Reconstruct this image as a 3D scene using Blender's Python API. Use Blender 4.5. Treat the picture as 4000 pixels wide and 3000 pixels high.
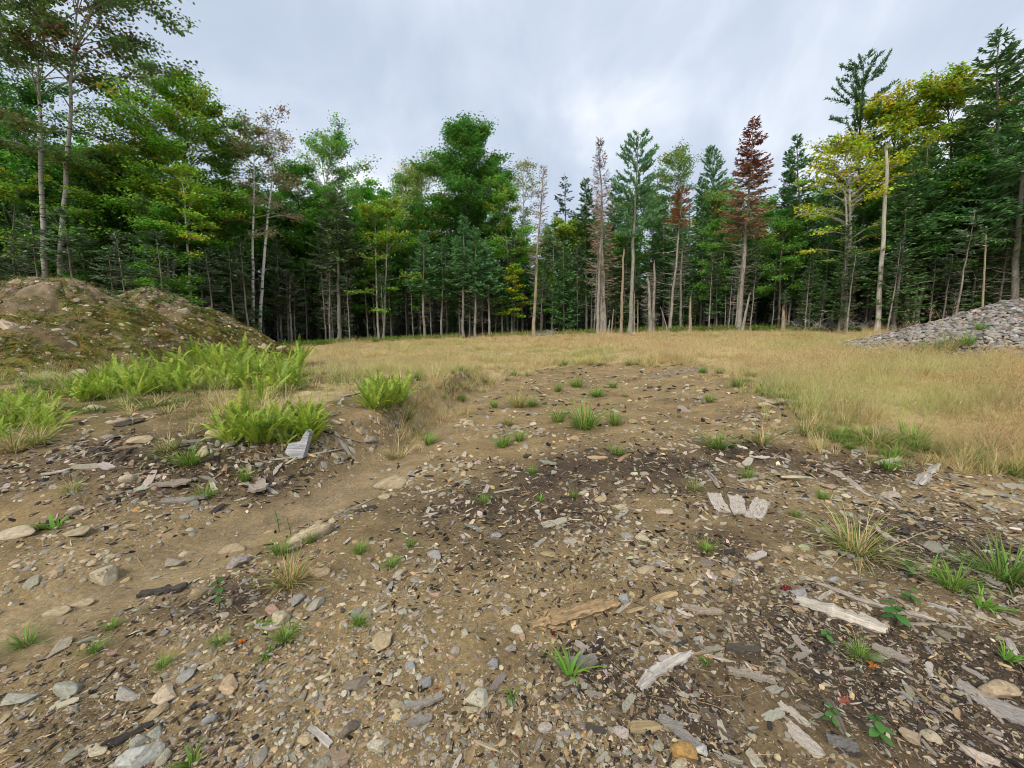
import bpy, bmesh, math
import numpy as np
R_ = math.radians
for o in list(bpy.data.objects): bpy.data.objects.remove(o)
scene = bpy.context.scene
C = scene.collection

# ------------------------------------------------------------------ camera, sky, sun, exposure
PITCH = R_(7.3); F = 1556.0; EYE = 1.6          # F: focal length in photo pixels (4000 wide)
cd = bpy.data.cameras.new('camera'); cam = bpy.data.objects.new('camera', cd); C.objects.link(cam)
cd.sensor_width = 36; cd.lens = 36*F/4000; cd.clip_start = 0.05; cd.clip_end = 3000
cam.location = (0, 0, EYE); cam.rotation_euler = (math.pi/2-PITCH, 0, 0); scene.camera = cam

SUN_EL, SUN_AZ = R_(46), R_(205)                # azimuth clockwise from +Y
world = bpy.data.worlds.new('World'); scene.world = world; world.use_nodes = True
nt = world.node_tree; nt.nodes.clear()
def N(t, kind, **kw):
    n = t.nodes.new(kind)
    for k, v in kw.items():
        if k == 'inp':
            for i, val in v.items(): n.inputs[i].default_value = val
        else: setattr(n, k, v)
    return n
out = N(nt, 'ShaderNodeOutputWorld'); bg = N(nt, 'ShaderNodeBackground', inp={'Strength': 0.058})
sky = N(nt, 'ShaderNodeTexSky', sky_type='NISHITA', sun_disc=False, sun_elevation=SUN_EL, sun_rotation=SUN_AZ)
tc = N(nt, 'ShaderNodeTexCoord'); sep = N(nt, 'ShaderNodeSeparateXYZ')
nt.links.new(tc.outputs['Generated'], sep.inputs[0])
mz = N(nt, 'ShaderNodeMath', operation='MAXIMUM', inp={1: 0.0}); nt.links.new(sep.outputs['Z'], mz.inputs[0])
az = N(nt, 'ShaderNodeMath', operation='ADD', inp={1: 0.55}); nt.links.new(mz.outputs[0], az.inputs[0])
dx = N(nt, 'ShaderNodeMath', operation='DIVIDE'); dy = N(nt, 'ShaderNodeMath', operation='DIVIDE')
nt.links.new(sep.outputs['X'], dx.inputs[0]); nt.links.new(az.outputs[0], dx.inputs[1])
nt.links.new(sep.outputs['Y'], dy.inputs[0]); nt.links.new(az.outputs[0], dy.inputs[1])
cb = N(nt, 'ShaderNodeCombineXYZ', inp={2: 3.7})
nt.links.new(dx.outputs[0], cb.inputs[0]); nt.links.new(dy.outputs[0], cb.inputs[1])
mp = N(nt, 'ShaderNodeMapping', inp={'Scale': (2.6, 2.0, 1), 'Location': (0.55, 1.75, 0)})
nt.links.new(cb.outputs[0], mp.inputs['Vector'])
n1 = N(nt, 'ShaderNodeTexNoise', inp={'Scale': 1.1, 'Detail': 8, 'Roughness': 0.5, 'Distortion': 0.25})
nt.links.new(mp.outputs[0], n1.inputs['Vector'])
cr = N(nt, 'ShaderNodeValToRGB')
e = cr.color_ramp.elements
e[0].position, e[0].color = 0.30, (4.4, 5.1, 6.1, 1)
e[1].position, e[1].color = 0.68, (8.8, 9.0, 9.4, 1)
for p, c in ((0.42, (4.9, 5.6, 6.8, 1)), (0.52, (5.7, 6.4, 7.5, 1)), (0.60, (7.0, 7.5, 8.3, 1))):
    k = e.new(p); k.color = c
nt.links.new(n1.outputs['Fac'], cr.inputs['Fac'])
mx = N(nt, 'ShaderNodeMixRGB', inp={'Fac': 0.93})
nt.links.new(sky.outputs[0], mx.inputs[1]); nt.links.new(cr.outputs['Color'], mx.inputs[2])
nt.links.new(mx.outputs[0], bg.inputs['Color']); nt.links.new(bg.outputs[0], out.inputs[0])

sd = bpy.data.lights.new('sun', 'SUN'); sd.energy = 1.5; sd.angle = R_(24); sd.color = (1, 0.93, 0.82)
sun = bpy.data.objects.new('sun', sd); C.objects.link(sun)
sun.location = (0, 0, 40); sun.rotation_euler = (math.pi/2-SUN_EL, 0, math.pi-SUN_AZ)
vs = scene.view_settings
scene.display_settings.display_device = 'sRGB'
vs.view_transform = 'Standard'; vs.look = 'None'; vs.exposure = 1.12; vs.gamma = 1; vs.use_curve_mapping = False
scene.cycles.filter_width = 1.0; scene.cycles.max_bounces = 5; scene.cycles.diffuse_bounces = 3; scene.cycles.transmission_bounces = 2
scene.cycles.transparent_max_bounces = 4; scene.cycles.glossy_bounces = 2
scene.cycles.caustics_reflective = False; scene.cycles.caustics_refractive = False

# ------------------------------------------------------------------ helpers
rng = np.random.default_rng(11)
def U(a, b, n=None): return rng.uniform(a, b, n)
def nrm(v): return v/np.maximum(np.linalg.norm(v, axis=-1, keepdims=True), 1e-9)
def sst(a, b, x):
    t = np.clip((x-a)/(b-a), 0, 1); return t*t*(3-2*t)
def vnoise(x, y, seed=0):
    x = np.asarray(x, float); y = np.asarray(y, float)
    xi = np.floor(x).astype(np.int64); yi = np.floor(y).astype(np.int64); u = x-xi; v = y-yi
    u = u*u*(3-2*u); v = v*v*(3-2*v)
    def h(a, b):
        n = (a*374761393+b*668265263+seed*974634777) & 0x7fffffff
        n = ((n ^ (n >> 13))*1274126177) & 0x7fffffff
        return ((n ^ (n >> 16)) & 0xffff)/65535.0
    return (h(xi, yi)*(1-u)+h(xi+1, yi)*u)*(1-v)+(h(xi, yi+1)*(1-u)+h(xi+1, yi+1)*u)*v
def fbm(x, y, oc=3, seed=0):
    s = 0; a = 1.0; t = 0
    for i in range(oc):
        s = s+a*vnoise(x*2**i+17.3*i, y*2**i-9.1*i, seed+i); t += a; a *= 0.5
    return s/t

class MB:
    def __init__(s): s.v = []; s.q = []; s.t = []; s.c = []; s.n = 0
    def add(s, v, f, col=(0.5, 0.5, 0.5)):
        v = np.asarray(v, float).reshape(-1, 3); f = np.asarray(f, np.int64)
        (s.q if f.shape[1] == 4 else s.t).append(f+s.n)
        c = np.asarray(col, float)
        if c.ndim == 1: c = np.tile(c, (len(v), 1))
        s.v.append(v); s.c.append(c); s.n += len(v)
    def raw(s): return np.concatenate(s.v), (np.concatenate(s.q) if s.q else np.zeros((0, 4), int)), (np.concatenate(s.t) if s.t else np.zeros((0, 3), int)), np.concatenate(s.c)
    def mesh(s, name, mat=None, smooth=False, fn=None):
        me = bpy.data.meshes.new(name)
        if s.n == 0: return me
        v, q, t, c = s.raw()
        if fn is not None: v = fn(v)
        fill_mesh(me, v, q, t, smooth)
        a = me.attributes.new('col', 'FLOAT_COLOR', 'POINT')
        a.data.foreach_set('color', np.hstack([c, np.ones((len(c), 1))]).astype(np.float32).ravel())
        if mat: me.materials.append(mat)
        return me
def fill_mesh(me, v, q, t, smooth=False):
    nq, ntri = len(q), len(t)
    me.vertices.add(len(v)); me.vertices.foreach_set('co', np.asarray(v, np.float32).ravel())
    me.loops.add(nq*4+ntri*3); me.polygons.add(nq+ntri)
    me.loops.foreach_set('vertex_index', np.concatenate([q.ravel(), t.ravel()]).astype(np.int32))
    me.polygons.foreach_set('loop_start', np.concatenate([np.arange(nq)*4, nq*4+np.arange(ntri)*3]).astype(np.int32))
    me.polygons.foreach_set('use_smooth', np.full(nq+ntri, smooth))
    me.update(calc_edges=True)
def link(name, me, parent=None, loc=(0, 0, 0), rot=(0, 0, 0), scl=(1, 1, 1)):
    o = bpy.data.objects.new(name, me); C.objects.link(o)
    o.location = loc; o.rotation_euler = rot; o.scale = scl
    if parent: o.parent = parent
    return o
def tag(o, label=None, cat=None, group=None, kind=None):
    for k, v in (('label', label), ('category', cat), ('group', group), ('kind', kind)):
        if v: o[k] = v
    return o
def copy_tree(o, parent=None):
    c = o.copy(); C.objects.link(c); c.parent = parent
    for ch in list(o.children):
        if ch is not c: copy_tree(ch, c)
    return c

def tubes(mb, P, Rd, n=4, col=(0.3, 0.3, 0.3), cap=False):
    """P (B,K,3) polylines, Rd (B,K) radii"""
    P = np.asarray(P, float); Rd = np.asarray(Rd, float)
    if len(P) == 0: return
    B, K = P.shape[:2]
    T = nrm(np.gradient(P, axis=1))
    ref = np.where(np.abs(T[:, :1, 2:]) > 0.8, np.array([1.0, 0.13, 0.05]), np.array([0.05, 0.1, 1.0]))
    a = nrm(np.cross(T, np.broadcast_to(ref, T.shape))); b = np.cross(T, a)
    an = np.arange(n)*2*np.pi/n
    V = P[:, :, None]+Rd[:, :, None, None]*(np.cos(an)[:, None]*a[:, :, None]+np.sin(an)[:, None]*b[:, :, None])
    base = (np.arange(B)*K*n)[:, None, None]+(np.arange(K-1)*n)[None, :, None]
    i = np.arange(n)[None, None]; j = (np.arange(n)+1) % n; j = j[None, None]
    Fq = np.stack([base+i, base+j, base+n+j, base+n+i], -1).reshape(-1, 4)
    c = np.asarray(col, float)
    if c.ndim == 2 and len(c) == B: c = np.repeat(c, K*n, axis=0)
    mb.add(V.reshape(-1, 3), Fq, c)
    if cap:
        vv = V.reshape(B, K, n, 3)
        for q in range(B):
            for kk, flip in ((0, 1), (K-1, 0)):
                ring = vv[q, kk]; ce = ring.mean(0)
                f = [(n, (k+1) % n, k) if flip else (n, k, (k+1) % n) for k in range(n)]
                mb.add(np.vstack([ring, ce]), f, c[0] if c.ndim == 2 else c)
def blades(mb, Pb, D, L, W, col, fold=0.0):
    """diamond leaf/needle-spray quads: base Pb, direction D, length L, half width W"""
    Dn = nrm(D); r = nrm(rng.normal(size=Dn.shape)*np.array([0.5, 0.5, 0.5])+np.array([0, 0, 1.0]))
    s = nrm(np.cross(Dn, r)); up = np.cross(s, Dn)
    L = np.asarray(L).reshape(-1, 1); W = np.asarray(W).reshape(-1, 1)
    m = Pb+Dn*L*0.45
    V = np.stack([Pb, m+s*W+up*fold*W, Pb+Dn*L, m-s*W+up*fold*W], 1)
    n = len(Pb); Fq = (np.arange(n)*4)[:, None]+np.arange(4)[None]
    mb.add(V.reshape(-1, 3), Fq, np.repeat(col, 4, axis=0))
FOL = 2.4
def jit(col, n, s=0.15, h=0.06):
    col = np.asarray(col, float)
    return np.clip(col*(1+rng.normal(size=(n, 1))*s)*(1+rng.normal(size=(n, 3))*h), 0.002, 0.95)

# ------------------------------------------------------------------ materials
MAT = {}
def mat_new(name):
    m = bpy.data.materials.new(name); m.use_nodes = True; t = m.node_tree; t.nodes.clear()
    o = N(t, 'ShaderNodeOutputMaterial'); MAT[name] = m
    return m, t, o
def src_color(t, source):
    if source == 'col': return N(t, 'ShaderNodeAttribute', attribute_name='col').outputs['Color']
    if source == 'inst': return N(t, 'ShaderNodeAttribute', attribute_name='tint', attribute_type='INSTANCER').outputs['Color']
    if source == 'obj': return N(t, 'ShaderNodeObjectInfo').outputs['Color']
    if source == 'col*inst':
        a = N(t, 'ShaderNodeAttribute', attribute_name='col'); b = N(t, 'ShaderNodeAttribute', attribute_name='tint', attribute_type='INSTANCER')
        m = N(t, 'ShaderNodeMixRGB', blend_type='MULTIPLY', inp={'Fac': 1}); t.links.new(a.outputs['Color'], m.inputs[1]); t.links.new(b.outputs['Color'], m.inputs[2]); return m.outputs[0]
    if source == 'col*obj':
        a = N(t, 'ShaderNodeAttribute', attribute_name='col'); b = N(t, 'ShaderNodeObjectInfo')
        m = N(t, 'ShaderNodeMixRGB', blend_type='MULTIPLY', inp={'Fac': 1}); t.links.new(a.outputs['Color'], m.inputs[1]); t.links.new(b.outputs['Color'], m.inputs[2]); return m.outputs[0]
    return N(t, 'ShaderNodeRGB', ).outputs[0]
def leaf_mat(name, source='col', trans=0.3, rough=0.55, spec=0.25):
    m, t, o = mat_new(name); c = src_color(t, source)
    p = N(t, 'ShaderNodeBsdfPrincipled', inp={'Roughness': rough, 'Specular IOR Level': spec})
    tr = N(t, 'ShaderNodeBsdfTranslucent'); mi = N(t, 'ShaderNodeMixShader', inp={0: trans})
    t.links.new(c, p.inputs['Base Color']); t.links.new(c, tr.inputs['Color'])
    t.links.new(p.outputs[0], mi.inputs[1]); t.links.new(tr.outputs[0], mi.inputs[2]); t.links.new(mi.outputs[0], o.inputs[0])
    return m
def noisy_mat(name, source='col', scale=(8, 8, 8), lo=0.6, hi=1.25, detail=5, bump=0.3, rough=0.9, spot=None, coord='Object', dist=0.01, nscale=1.0):
    """colour x stretched noise, with bump; spot=(colour, threshold lo, hi, scale vec) adds blotches with their own colour"""
    m, t, o = mat_new(name); c = src_color(t, source)
    tc = N(t, 'ShaderNodeTexCoord'); mp = N(t, 'ShaderNodeMapping', inp={'Scale': scale}); t.links.new(tc.outputs[coord], mp.inputs[0])
    n = N(t, 'ShaderNodeTexNoise', inp={'Scale': nscale, 'Detail': detail, 'Roughness': 0.65}); t.links.new(mp.outputs[0], n.inputs['Vector'])
    mr = N(t, 'ShaderNodeMapRange', inp={1: 0.3, 2: 0.7, 3: lo, 4: hi}); t.links.new(n.outputs['Fac'], mr.inputs[0])
    mu = N(t, 'ShaderNodeVectorMath', operation='SCALE'); t.links.new(c, mu.inputs[0]); t.links.new(mr.outputs[0], mu.inputs['Scale'])
    cc = mu.outputs[0]
    if spot:
        mp2 = N(t, 'ShaderNodeMapping', inp={'Scale': spot[3], 'Location': (3.1, 7.7, 1.2)}); t.links.new(tc.outputs[coord], mp2.inputs[0])
        n2 = N(t, 'ShaderNodeTexNoise', inp={'Scale': 1.0, 'Detail': 4, 'Roughness': 0.6}); t.links.new(mp2.outputs[0], n2.inputs['Vector'])
        m2 = N(t, 'ShaderNodeMapRange', inp={1: spot[1], 2: spot[2], 3: 0, 4: 1}); t.links.new(n2.outputs['Fac'], m2.inputs[0])
        x = N(t, 'ShaderNodeMixRGB', inp={2: (*spot[0], 1)}); t.links.new(m2.outputs[0], x.inputs[0]); t.links.new(cc, x.inputs[1]); cc = x.outputs[0]
    p = N(t, 'ShaderNodeBsdfPrincipled', inp={'Roughness': rough, 'Specular IOR Level': 0.25})
    b = N(t, 'ShaderNodeBump', inp={'Strength': bump, 'Distance': dist}); t.links.new(n.outputs['Fac'], b.inputs['Height'])
    t.links.new(cc, p.inputs['Base Color']); t.links.new(b.outputs[0], p.inputs['Normal']); t.links.new(p.outputs[0], o.inputs[0])
    return m
leaf_mat('leaf', 'col', 0.45); leaf_mat('needle', 'col', 0.2, 0.65, 0.15)
leaf_mat('grass_field', 'col*inst', 0.4); leaf_mat('grass', 'col*obj', 0.3); leaf_mat('fern', 'col*obj', 0.35, 0.5, 0.3)
noisy_mat('bark', 'col', (9, 9, 2.5), 0.55, 1.3, 6, 0.6, 0.95, spot=((0.36, 0.36, 0.3), 0.56, 0.68, (3, 3, 2)), dist=0.03)
noisy_mat('birch', 'col', (6, 6, 14), 0.8, 1.1, 4, 0.3, 0.8, spot=((0.035, 0.03, 0.026), 0.55, 0.63, (2.2, 2.2, 7)), dist=0.02)
noisy_mat('dead_wood', 'col', (14, 14, 2), 0.6, 1.25, 6, 0.5, 0.95, dist=0.02)
noisy_mat('stone', 'obj', (3, 3, 3), 0.6, 1.22, 8, 0.5, 0.9, spot=((0.20, 0.14, 0.08), 0.56, 0.7, (2, 2, 3)), dist=0.02)
noisy_mat('stone_inst', 'inst', (3, 3, 3), 0.75, 1.2, 3, 0.2, 0.85)
noisy_mat('chip_inst', 'inst', (1.2, 5, 3), 0.6, 1.3, 4, 0.4, 0.9)
noisy_mat('chip', 'obj', (9, 55, 30), 0.5, 1.35, 5, 0.7, 0.92, spot=((0.03, 0.026, 0.022), 0.6, 0.68, (8, 30, 10)), dist=0.006)
noisy_mat('wood', 'obj', (4, 60, 60), 0.3, 1.35, 7, 0.9, 0.92, spot=((0.035, 0.027, 0.02), 0.6, 0.68, (2.2, 28, 28)), dist=0.008)
noisy_mat('rot_wood', 'obj', (5, 50, 50), 0.35, 1.4, 7, 1.0, 0.95, spot=((0.05, 0.032, 0.018), 0.54, 0.64, (3.5, 26, 26)), dist=0.012)

def soil_mat():
    m, t, o = mat_new('soil'); c = src_color(t, 'col')
    tc = N(t, 'ShaderNodeTexCoord'); pos = tc.outputs['Object']
    def noise(s, d=6, r=0.62):
        n = N(t, 'ShaderNodeTexNoise', inp={'Scale': s, 'Detail': d, 'Roughness': r}); t.links.new(pos, n.inputs['Vector']); return n.outputs['Fac']
    def rangeof(x, a, b, lo, hi):
        r = N(t, 'ShaderNodeMapRange', inp={1: a, 2: b, 3: lo, 4: hi}); t.links.new(x, r.inputs[0]); return r.outputs[0]
    def scale(cx, k):
        v = N(t, 'ShaderNodeVectorMath', operation='SCALE'); t.links.new(cx, v.inputs[0]); t.links.new(k, v.inputs['Scale']); return v.outputs[0]
    nA = noise(3.0, 8, 0.68); nB = noise(38, 6, 0.7); nC = noise(160, 3, 0.6)
    c = scale(c, rangeof(nA, 0.3, 0.7, 0.62, 1.32)); c = scale(c, rangeof(nB, 0.32, 0.68, 0.66, 1.3))
    vo = N(t, 'ShaderNodeTexVoronoi', inp={'Scale': 95.0, 'Randomness': 1.0}); t.links.new(pos, vo.inputs['Vector'])
    sp = N(t, 'ShaderNodeSeparateColor'); t.links.new(vo.outputs['Color'], sp.inputs[0])
    gr = N(t, 'ShaderNodeMath', operation='MULTIPLY'); t.links.new(rangeof(vo.outputs['Distance'], 0.30, 0.24, 0, 1), gr.inputs[0]); t.links.new(rangeof(sp.outputs[0], 0.70, 0.72, 0, 1), gr.inputs[1])
    gc = N(t, 'ShaderNodeMixRGB', inp={1: (0.16, 0.13, 0.1, 1), 2: (0.52, 0.43, 0.29, 1)}); t.links.new(sp.outputs[1], gc.inputs[0])
    mi = N(t, 'ShaderNodeMixRGB'); t.links.new(gr.outputs[0], mi.inputs[0]); t.links.new(c, mi.inputs[1]); t.links.new(gc.outputs[0], mi.inputs[2])
    p = N(t, 'ShaderNodeBsdfPrincipled', inp={'Roughness': 0.95, 'Specular IOR Level': 0.15})
    s1 = N(t, 'ShaderNodeMath', operation='MULTIPLY_ADD', inp={1: 0.35}); t.links.new(nC, s1.inputs[0]); t.links.new(nB, s1.inputs[2])
    s2 = N(t, 'ShaderNodeMath', operation='MULTIPLY_ADD', inp={1: 0.4}); t.links.new(gr.outputs[0], s2.inputs[0]); t.links.new(s1.outputs[0], s2.inputs[2])
    b = N(t, 'ShaderNodeBump', inp={'Strength': 0.75, 'Distance': 0.02}); t.links.new(s2.outputs[0], b.inputs['Height'])
    t.links.new(mi.outputs[0], p.inputs['Base Color']); t.links.new(b.outputs[0], p.inputs['Normal']); t.links.new(p.outputs[0], o.inputs[0])
soil_mat()

# ------------------------------------------------------------------ the lie of the land
GUL = np.array([(-6.5, 0.6), (-4.2, 1.35), (-2.74, 1.95), (-2.1, 3.4), (-1.64, 4.2), (-1.4, 5.6), (-1.25, 7.3), (-0.9, 9.0), (-0.3, 12.0)])
def gully(x, y):
    """signed sideways distance from the eroded channel (positive = bank side, away to the left/back)"""
    best = np.full(np.shape(x), 1e9); sg = np.ones(np.shape(x))
    for a, b in zip(GUL[:-1], GUL[1:]):
        d = b-a; L2 = d@d
        t = np.clip(((x-a[0])*d[0]+(y-a[1])*d[1])/L2, 0, 1)
        qx = x-(a[0]+t*d[0]); qy = y-(a[1]+t*d[1]); r = np.hypot(qx, qy)
        s = np.sign(d[0]*(y-a[1])-d[1]*(x-a[0])); s = np.where(s == 0, 1, s)
        up = r < best-1e-6; best = np.where(up, r, best); sg = np.where(up, s, sg)
    return best*sg
def terrain(x, y):
    x = np.asarray(x, float); y = np.asarray(y, float)
    u = np.clip(x/(np.maximum(y, 0)+4), -1.15, 1.15)
    zt = 1.3+1.35*u
    z = zt*np.clip((y-4)/30, 0, 1)**1.2
    z = z+9.0*sst(40, 80, np.hypot(x, y))
    g = gully(x, y)
    fade = 1-sst(9, 15, y)
    hb = (0.12+0.40*sst(2.2, 5.5, y))*fade
    wid = 2.2-1.7*sst(3.0, 5.6, y)
    z = z+hb*sst(0.12, 0.12+wid, g)
    z = z-0.06*np.exp(-(g/0.28)**2)*fade*sst(0.0, 2.0, y)
    z = z+0.30*sst(2.6, 5.5, x)*sst(3.5, 7, y)*(1-sst(14, 24, y))
    near = 1/(1+0.03*(x*x+y*y))
    z = z+(fbm(x*0.55, y*0.55, 3, 3)-0.5)*0.16*sst(1, 4, np.hypot(x, y))
    z = z+(fbm(x*2.3, y*2.3, 3, 7)-0.5)*0.05+(fbm(x*9, y*9, 3, 21)-0.5)*0.028*near**0.3
    return z
MOUNDS = [  # centre, radii (left, right, y), height, tip rounding
    dict(c=(-15.6, 14.0), rx=(9.0, 5.6), ry=6.4, h=3.3), dict(c=(-17.3, 19.6), rx=(6.0, 6.6), ry=5.5, h=3.55)]
PILE = dict(c=(18.8, 14.6), rx=(6.0, 10.0), ry=4.0, h=1.7)
def heap_h(m, x, y, seed=40, rough=0.5):
    dxx = x-m['c'][0]; rx = np.where(dxx < 0, m['rx'][0], m['rx'][1])
    r = np.hypot(dxx/rx, (y-m['c'][1])/m['ry'])
    r = r+(fbm(x*0.5, y*0.5, 3, seed)-0.5)*0.22
    k = 0.16
    prof = 1-(np.sqrt(r*r+k*k)-k)/(math.sqrt(1+k*k)-k)
    g0 = terrain(np.array(m['c'][0]), np.array(m['c'][1]))
    h = g0+m['h']*np.where(prof > 0, prof, prof*1.6)+(fbm(x*1.7, y*1.7, 4, seed+5)-0.5)*rough*0.55
    return np.where(r < 1.35, h, -5)
def H(x, y):
    z = terrain(x, y)
    for i, m in enumerate(MOUNDS): z = np.maximum(z, heap_h(m, np.asarray(x, float), np.asarray(y, float), 40+9*i))
    return np.maximum(z, heap_h(PILE, np.asarray(x, float), np.asarray(y, float), 77, 0.3))
# H is read many times: table it on a polar grid (fine near the camera)
Hx = H; _A0, _A1, _NA = -1.45, 1.45, 1300; _R0, _R1, _NR = 0.4, 75.0, 620
_a, _r = np.meshgrid(np.linspace(_A0, _A1, _NA), np.geomspace(_R0, _R1, _NR)); HT = Hx(np.sin(_a)*_r, np.cos(_a)*_r)
def H(x, y):
    x = np.asarray(x, float); y = np.asarray(y, float)
    fa = np.clip((np.arctan2(x, y)-_A0)/(_A1-_A0)*(_NA-1), 0, _NA-1.001); fr = np.clip(np.log(np.maximum(np.hypot(x, y), 1e-6)/_R0)/math.log(_R1/_R0)*(_NR-1), 0, _NR-1.001)
    ia = fa.astype(int); ir = fr.astype(int); u = fa-ia; v = fr-ir
    return (HT[ir, ia]*(1-u)+HT[ir, ia+1]*u)*(1-v)+(HT[ir+1, ia]*(1-u)+HT[ir+1, ia+1]*u)*v
EYE_Z = EYE+float(terrain(0.0, 0.0)); cam.location.z = EYE_Z
cP, sP = math.cos(PITCH), math.sin(PITCH)
def ray(px, py):
    a = (np.asarray(px, float)-2000)/F; b = (1500-np.asarray(py, float))/F
    return np.stack(np.broadcast_arrays(a, cP+b*sP, -sP+b*cP), -1)
def at(px, py):
    """where the line of sight through a photo pixel meets the ground"""
    d = ray(px, py); sh = d.shape[:-1]; d = d.reshape(-1, 3); n = len(d)
    t = np.full(n, 0.6); done = np.zeros(n, bool); prev = t.copy()
    for i in range(150):
        x, y, z = d[:, 0]*t, d[:, 1]*t, EYE_Z+d[:, 2]*t
        below = (z < H(x, y)) & ~done
        done |= below
        if done.all(): break
        prev = np.where(done, prev, t); t = np.where(done, t, t*1.035+0.01)
    lo, hi = prev, t
    for i in range(14):
        mi = (lo+hi)/2; b = EYE_Z+d[:, 2]*mi < H(d[:, 0]*mi, d[:, 1]*mi)
        hi = np.where(b, mi, hi); lo = np.where(b, lo, mi)
    P = d*hi[:, None]; P[:, 2] = H(P[:, 0], P[:, 1])
    return P.reshape(sh+(3,))
def at_y(px, py, Y):
    d = ray(px, py); return np.array([0, 0, EYE_Z])+d*(Y/d[..., 1:2])
def foot(px, Y):
    """ground point at distance Y seen in photo column px"""
    z = 0.0
    for i in range(6):
        dep = Y*cP-(z-EYE_Z)*sP; x = (px-2000)/F*dep; z = float(H(x, Y))
    return np.array([x, Y, z])
def depth(P): return P[..., 1]*cP-(P[..., 2]-EYE_Z)*sP
def inpoly(x, y, poly):
    ins = np.zeros(np.shape(x), bool); n = len(poly)
    for i in range(n):
        x1, y1 = poly[i]; x2, y2 = poly[(i+1) % n]
        c = ((y1 > y) != (y2 > y)) & (x < (x2-x1)*(y-y1)/(y2-y1+1e-12)+x1); ins ^= c
    return ins
# the bare soil's far edge (photo pixels turned into ground points), closed round behind the camera
EDGE = [(-900, 1800), (-300, 1745), (250, 1640), (700, 1600), (1050, 1625), (1300, 1560), (1480, 1640), (1620, 1600), (1720, 1500), (1900, 1455), (2200, 1428), (2450, 1412), (2750, 1425),
        (2960, 1480), (3070, 1560), (3150, 1650), (3380, 1715), (3650, 1745), (3950, 1815), (4700, 1960)]
ep = at([p[0] for p in EDGE], [p[1] for p in EDGE])
SOILP = [(float(p[0]), float(p[1])) for p in ep]+[(30, 2), (30, -30), (-30, -30), (-30, 2)]
def edge_y(x, y):
    """bareness 0..1 with ragged border"""
    w = (fbm(x*1.1, y*1.1, 3, 61)-0.5)*1.6
    return inpoly(x+w*0.7, y+w, SOILP)
TLX = np.array([-80, -40, -31, -26, -20, -12, -6, 0, 8, 14, 20, 24, 28, 36, 80]); TLY = np.array([24, 24, 24, 26, 31, 34.5, 36, 36, 35.5, 34, 31, 28, 25.5, 23, 20.])
def treeline(x): return np.interp(x, TLX, TLY)
def blob(x, y, px, py, rx, ry):
    c = at(px, py); return np.exp(-(((x-c[0])/rx)**2+((y-c[1])/ry)**2))
BL = [(2150, 1900, 1.1, 0.9), (2500, 1830, 1.2, 1.0), (1900, 1950, 0.9, 0.7), (3350, 2600, 0.9, 0.7), (3800, 2800, 0.9, 0.8), (3700, 2150, 1.2, 0.7), (2850, 2150, 0.35, 0.35), (900, 2330, 0.4, 0.25), (2650, 2750, 0.3, 0.25), (2300, 2600, 0.25, 0.2), (3300, 1830, 1.2, 0.6), (700, 1760, 1.6, 0.8), (2950, 1780, 0.8, 0.6)]
def humus(x, y):
    s = 0
    for b in BL: s = np.maximum(s, blob(x, y, *b))
    return np.clip(s*1.15+(fbm(x*1.5, y*1.5, 4, 91)-0.5)*1.1, 0, 1)
def left_part(x, y, j=0.5):
    w = (fbm(x*0.8, y*0.8, 3, 451)-0.5)*3.0+rng.normal(size=np.shape(x))*j
    return (x+w < -3.2-0.45*np.maximum(0, y-9)) & (y+w < 18)
def soil_col(x, y):
    hm = humus(x, y)[:, None]; g = gully(x, y)[:, None]
    c = np.array([0.275, 0.196, 0.095])*(1-hm)+np.array([0.075, 0.052, 0.034])*hm
    sand = np.exp(-(g/0.35)**2)*sst(0.5, 2, y)[:, None]
    c = c*(1-sand*0.85)+np.array([0.29, 0.215, 0.12])*sand*0.85
    moss = (sst(0.2, 0.8, g[:, 0])*sst(3.6, 5.6, y)*sst(0.30, 0.52, fbm(x*1.2, y*1.2, 3, 33)))[:, None]
    c = c*(1-moss*0.8)+np.array([0.085, 0.08, 0.02])*moss*0.8
    bare = edge_y(x, y)[:, None]
    lf = left_part(x, y, 0)[:, None]
    c = np.where(bare | lf, c, np.array([0.40, 0.31, 0.16]))
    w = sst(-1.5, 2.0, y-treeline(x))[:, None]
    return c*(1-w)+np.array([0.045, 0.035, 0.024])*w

# ground: one sheet, fine near the camera, out to the horizon
ang = np.concatenate([np.linspace(-66, 66, 620), np.linspace(67, 293, 80)])
ang = np.radians(ang); rad = np.concatenate([[0.02, 0.3, 0.6], np.geomspace(0.85, 45, 430), np.geomspace(47, 900, 30)])
A, RR = np.meshgrid(ang, rad); gx, gy = (np.sin(A)*RR).ravel(), (np.cos(A)*RR).ravel()
gz = terrain(gx, gy)
na, nr = len(ang), len(rad)
I, J = np.meshgrid(np.arange(nr-1), np.arange(na), indexing='ij'); J2 = (J+1) % na
gq = np.stack([I*na+J, I*na+J2, (I+1)*na+J2, (I+1)*na+J], -1).reshape(-1, 4)[:, ::-1]
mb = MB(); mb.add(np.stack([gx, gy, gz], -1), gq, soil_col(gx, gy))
ground = tag(link('ground', mb.mesh('ground', MAT['soil'], True)), kind='structure')

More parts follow.
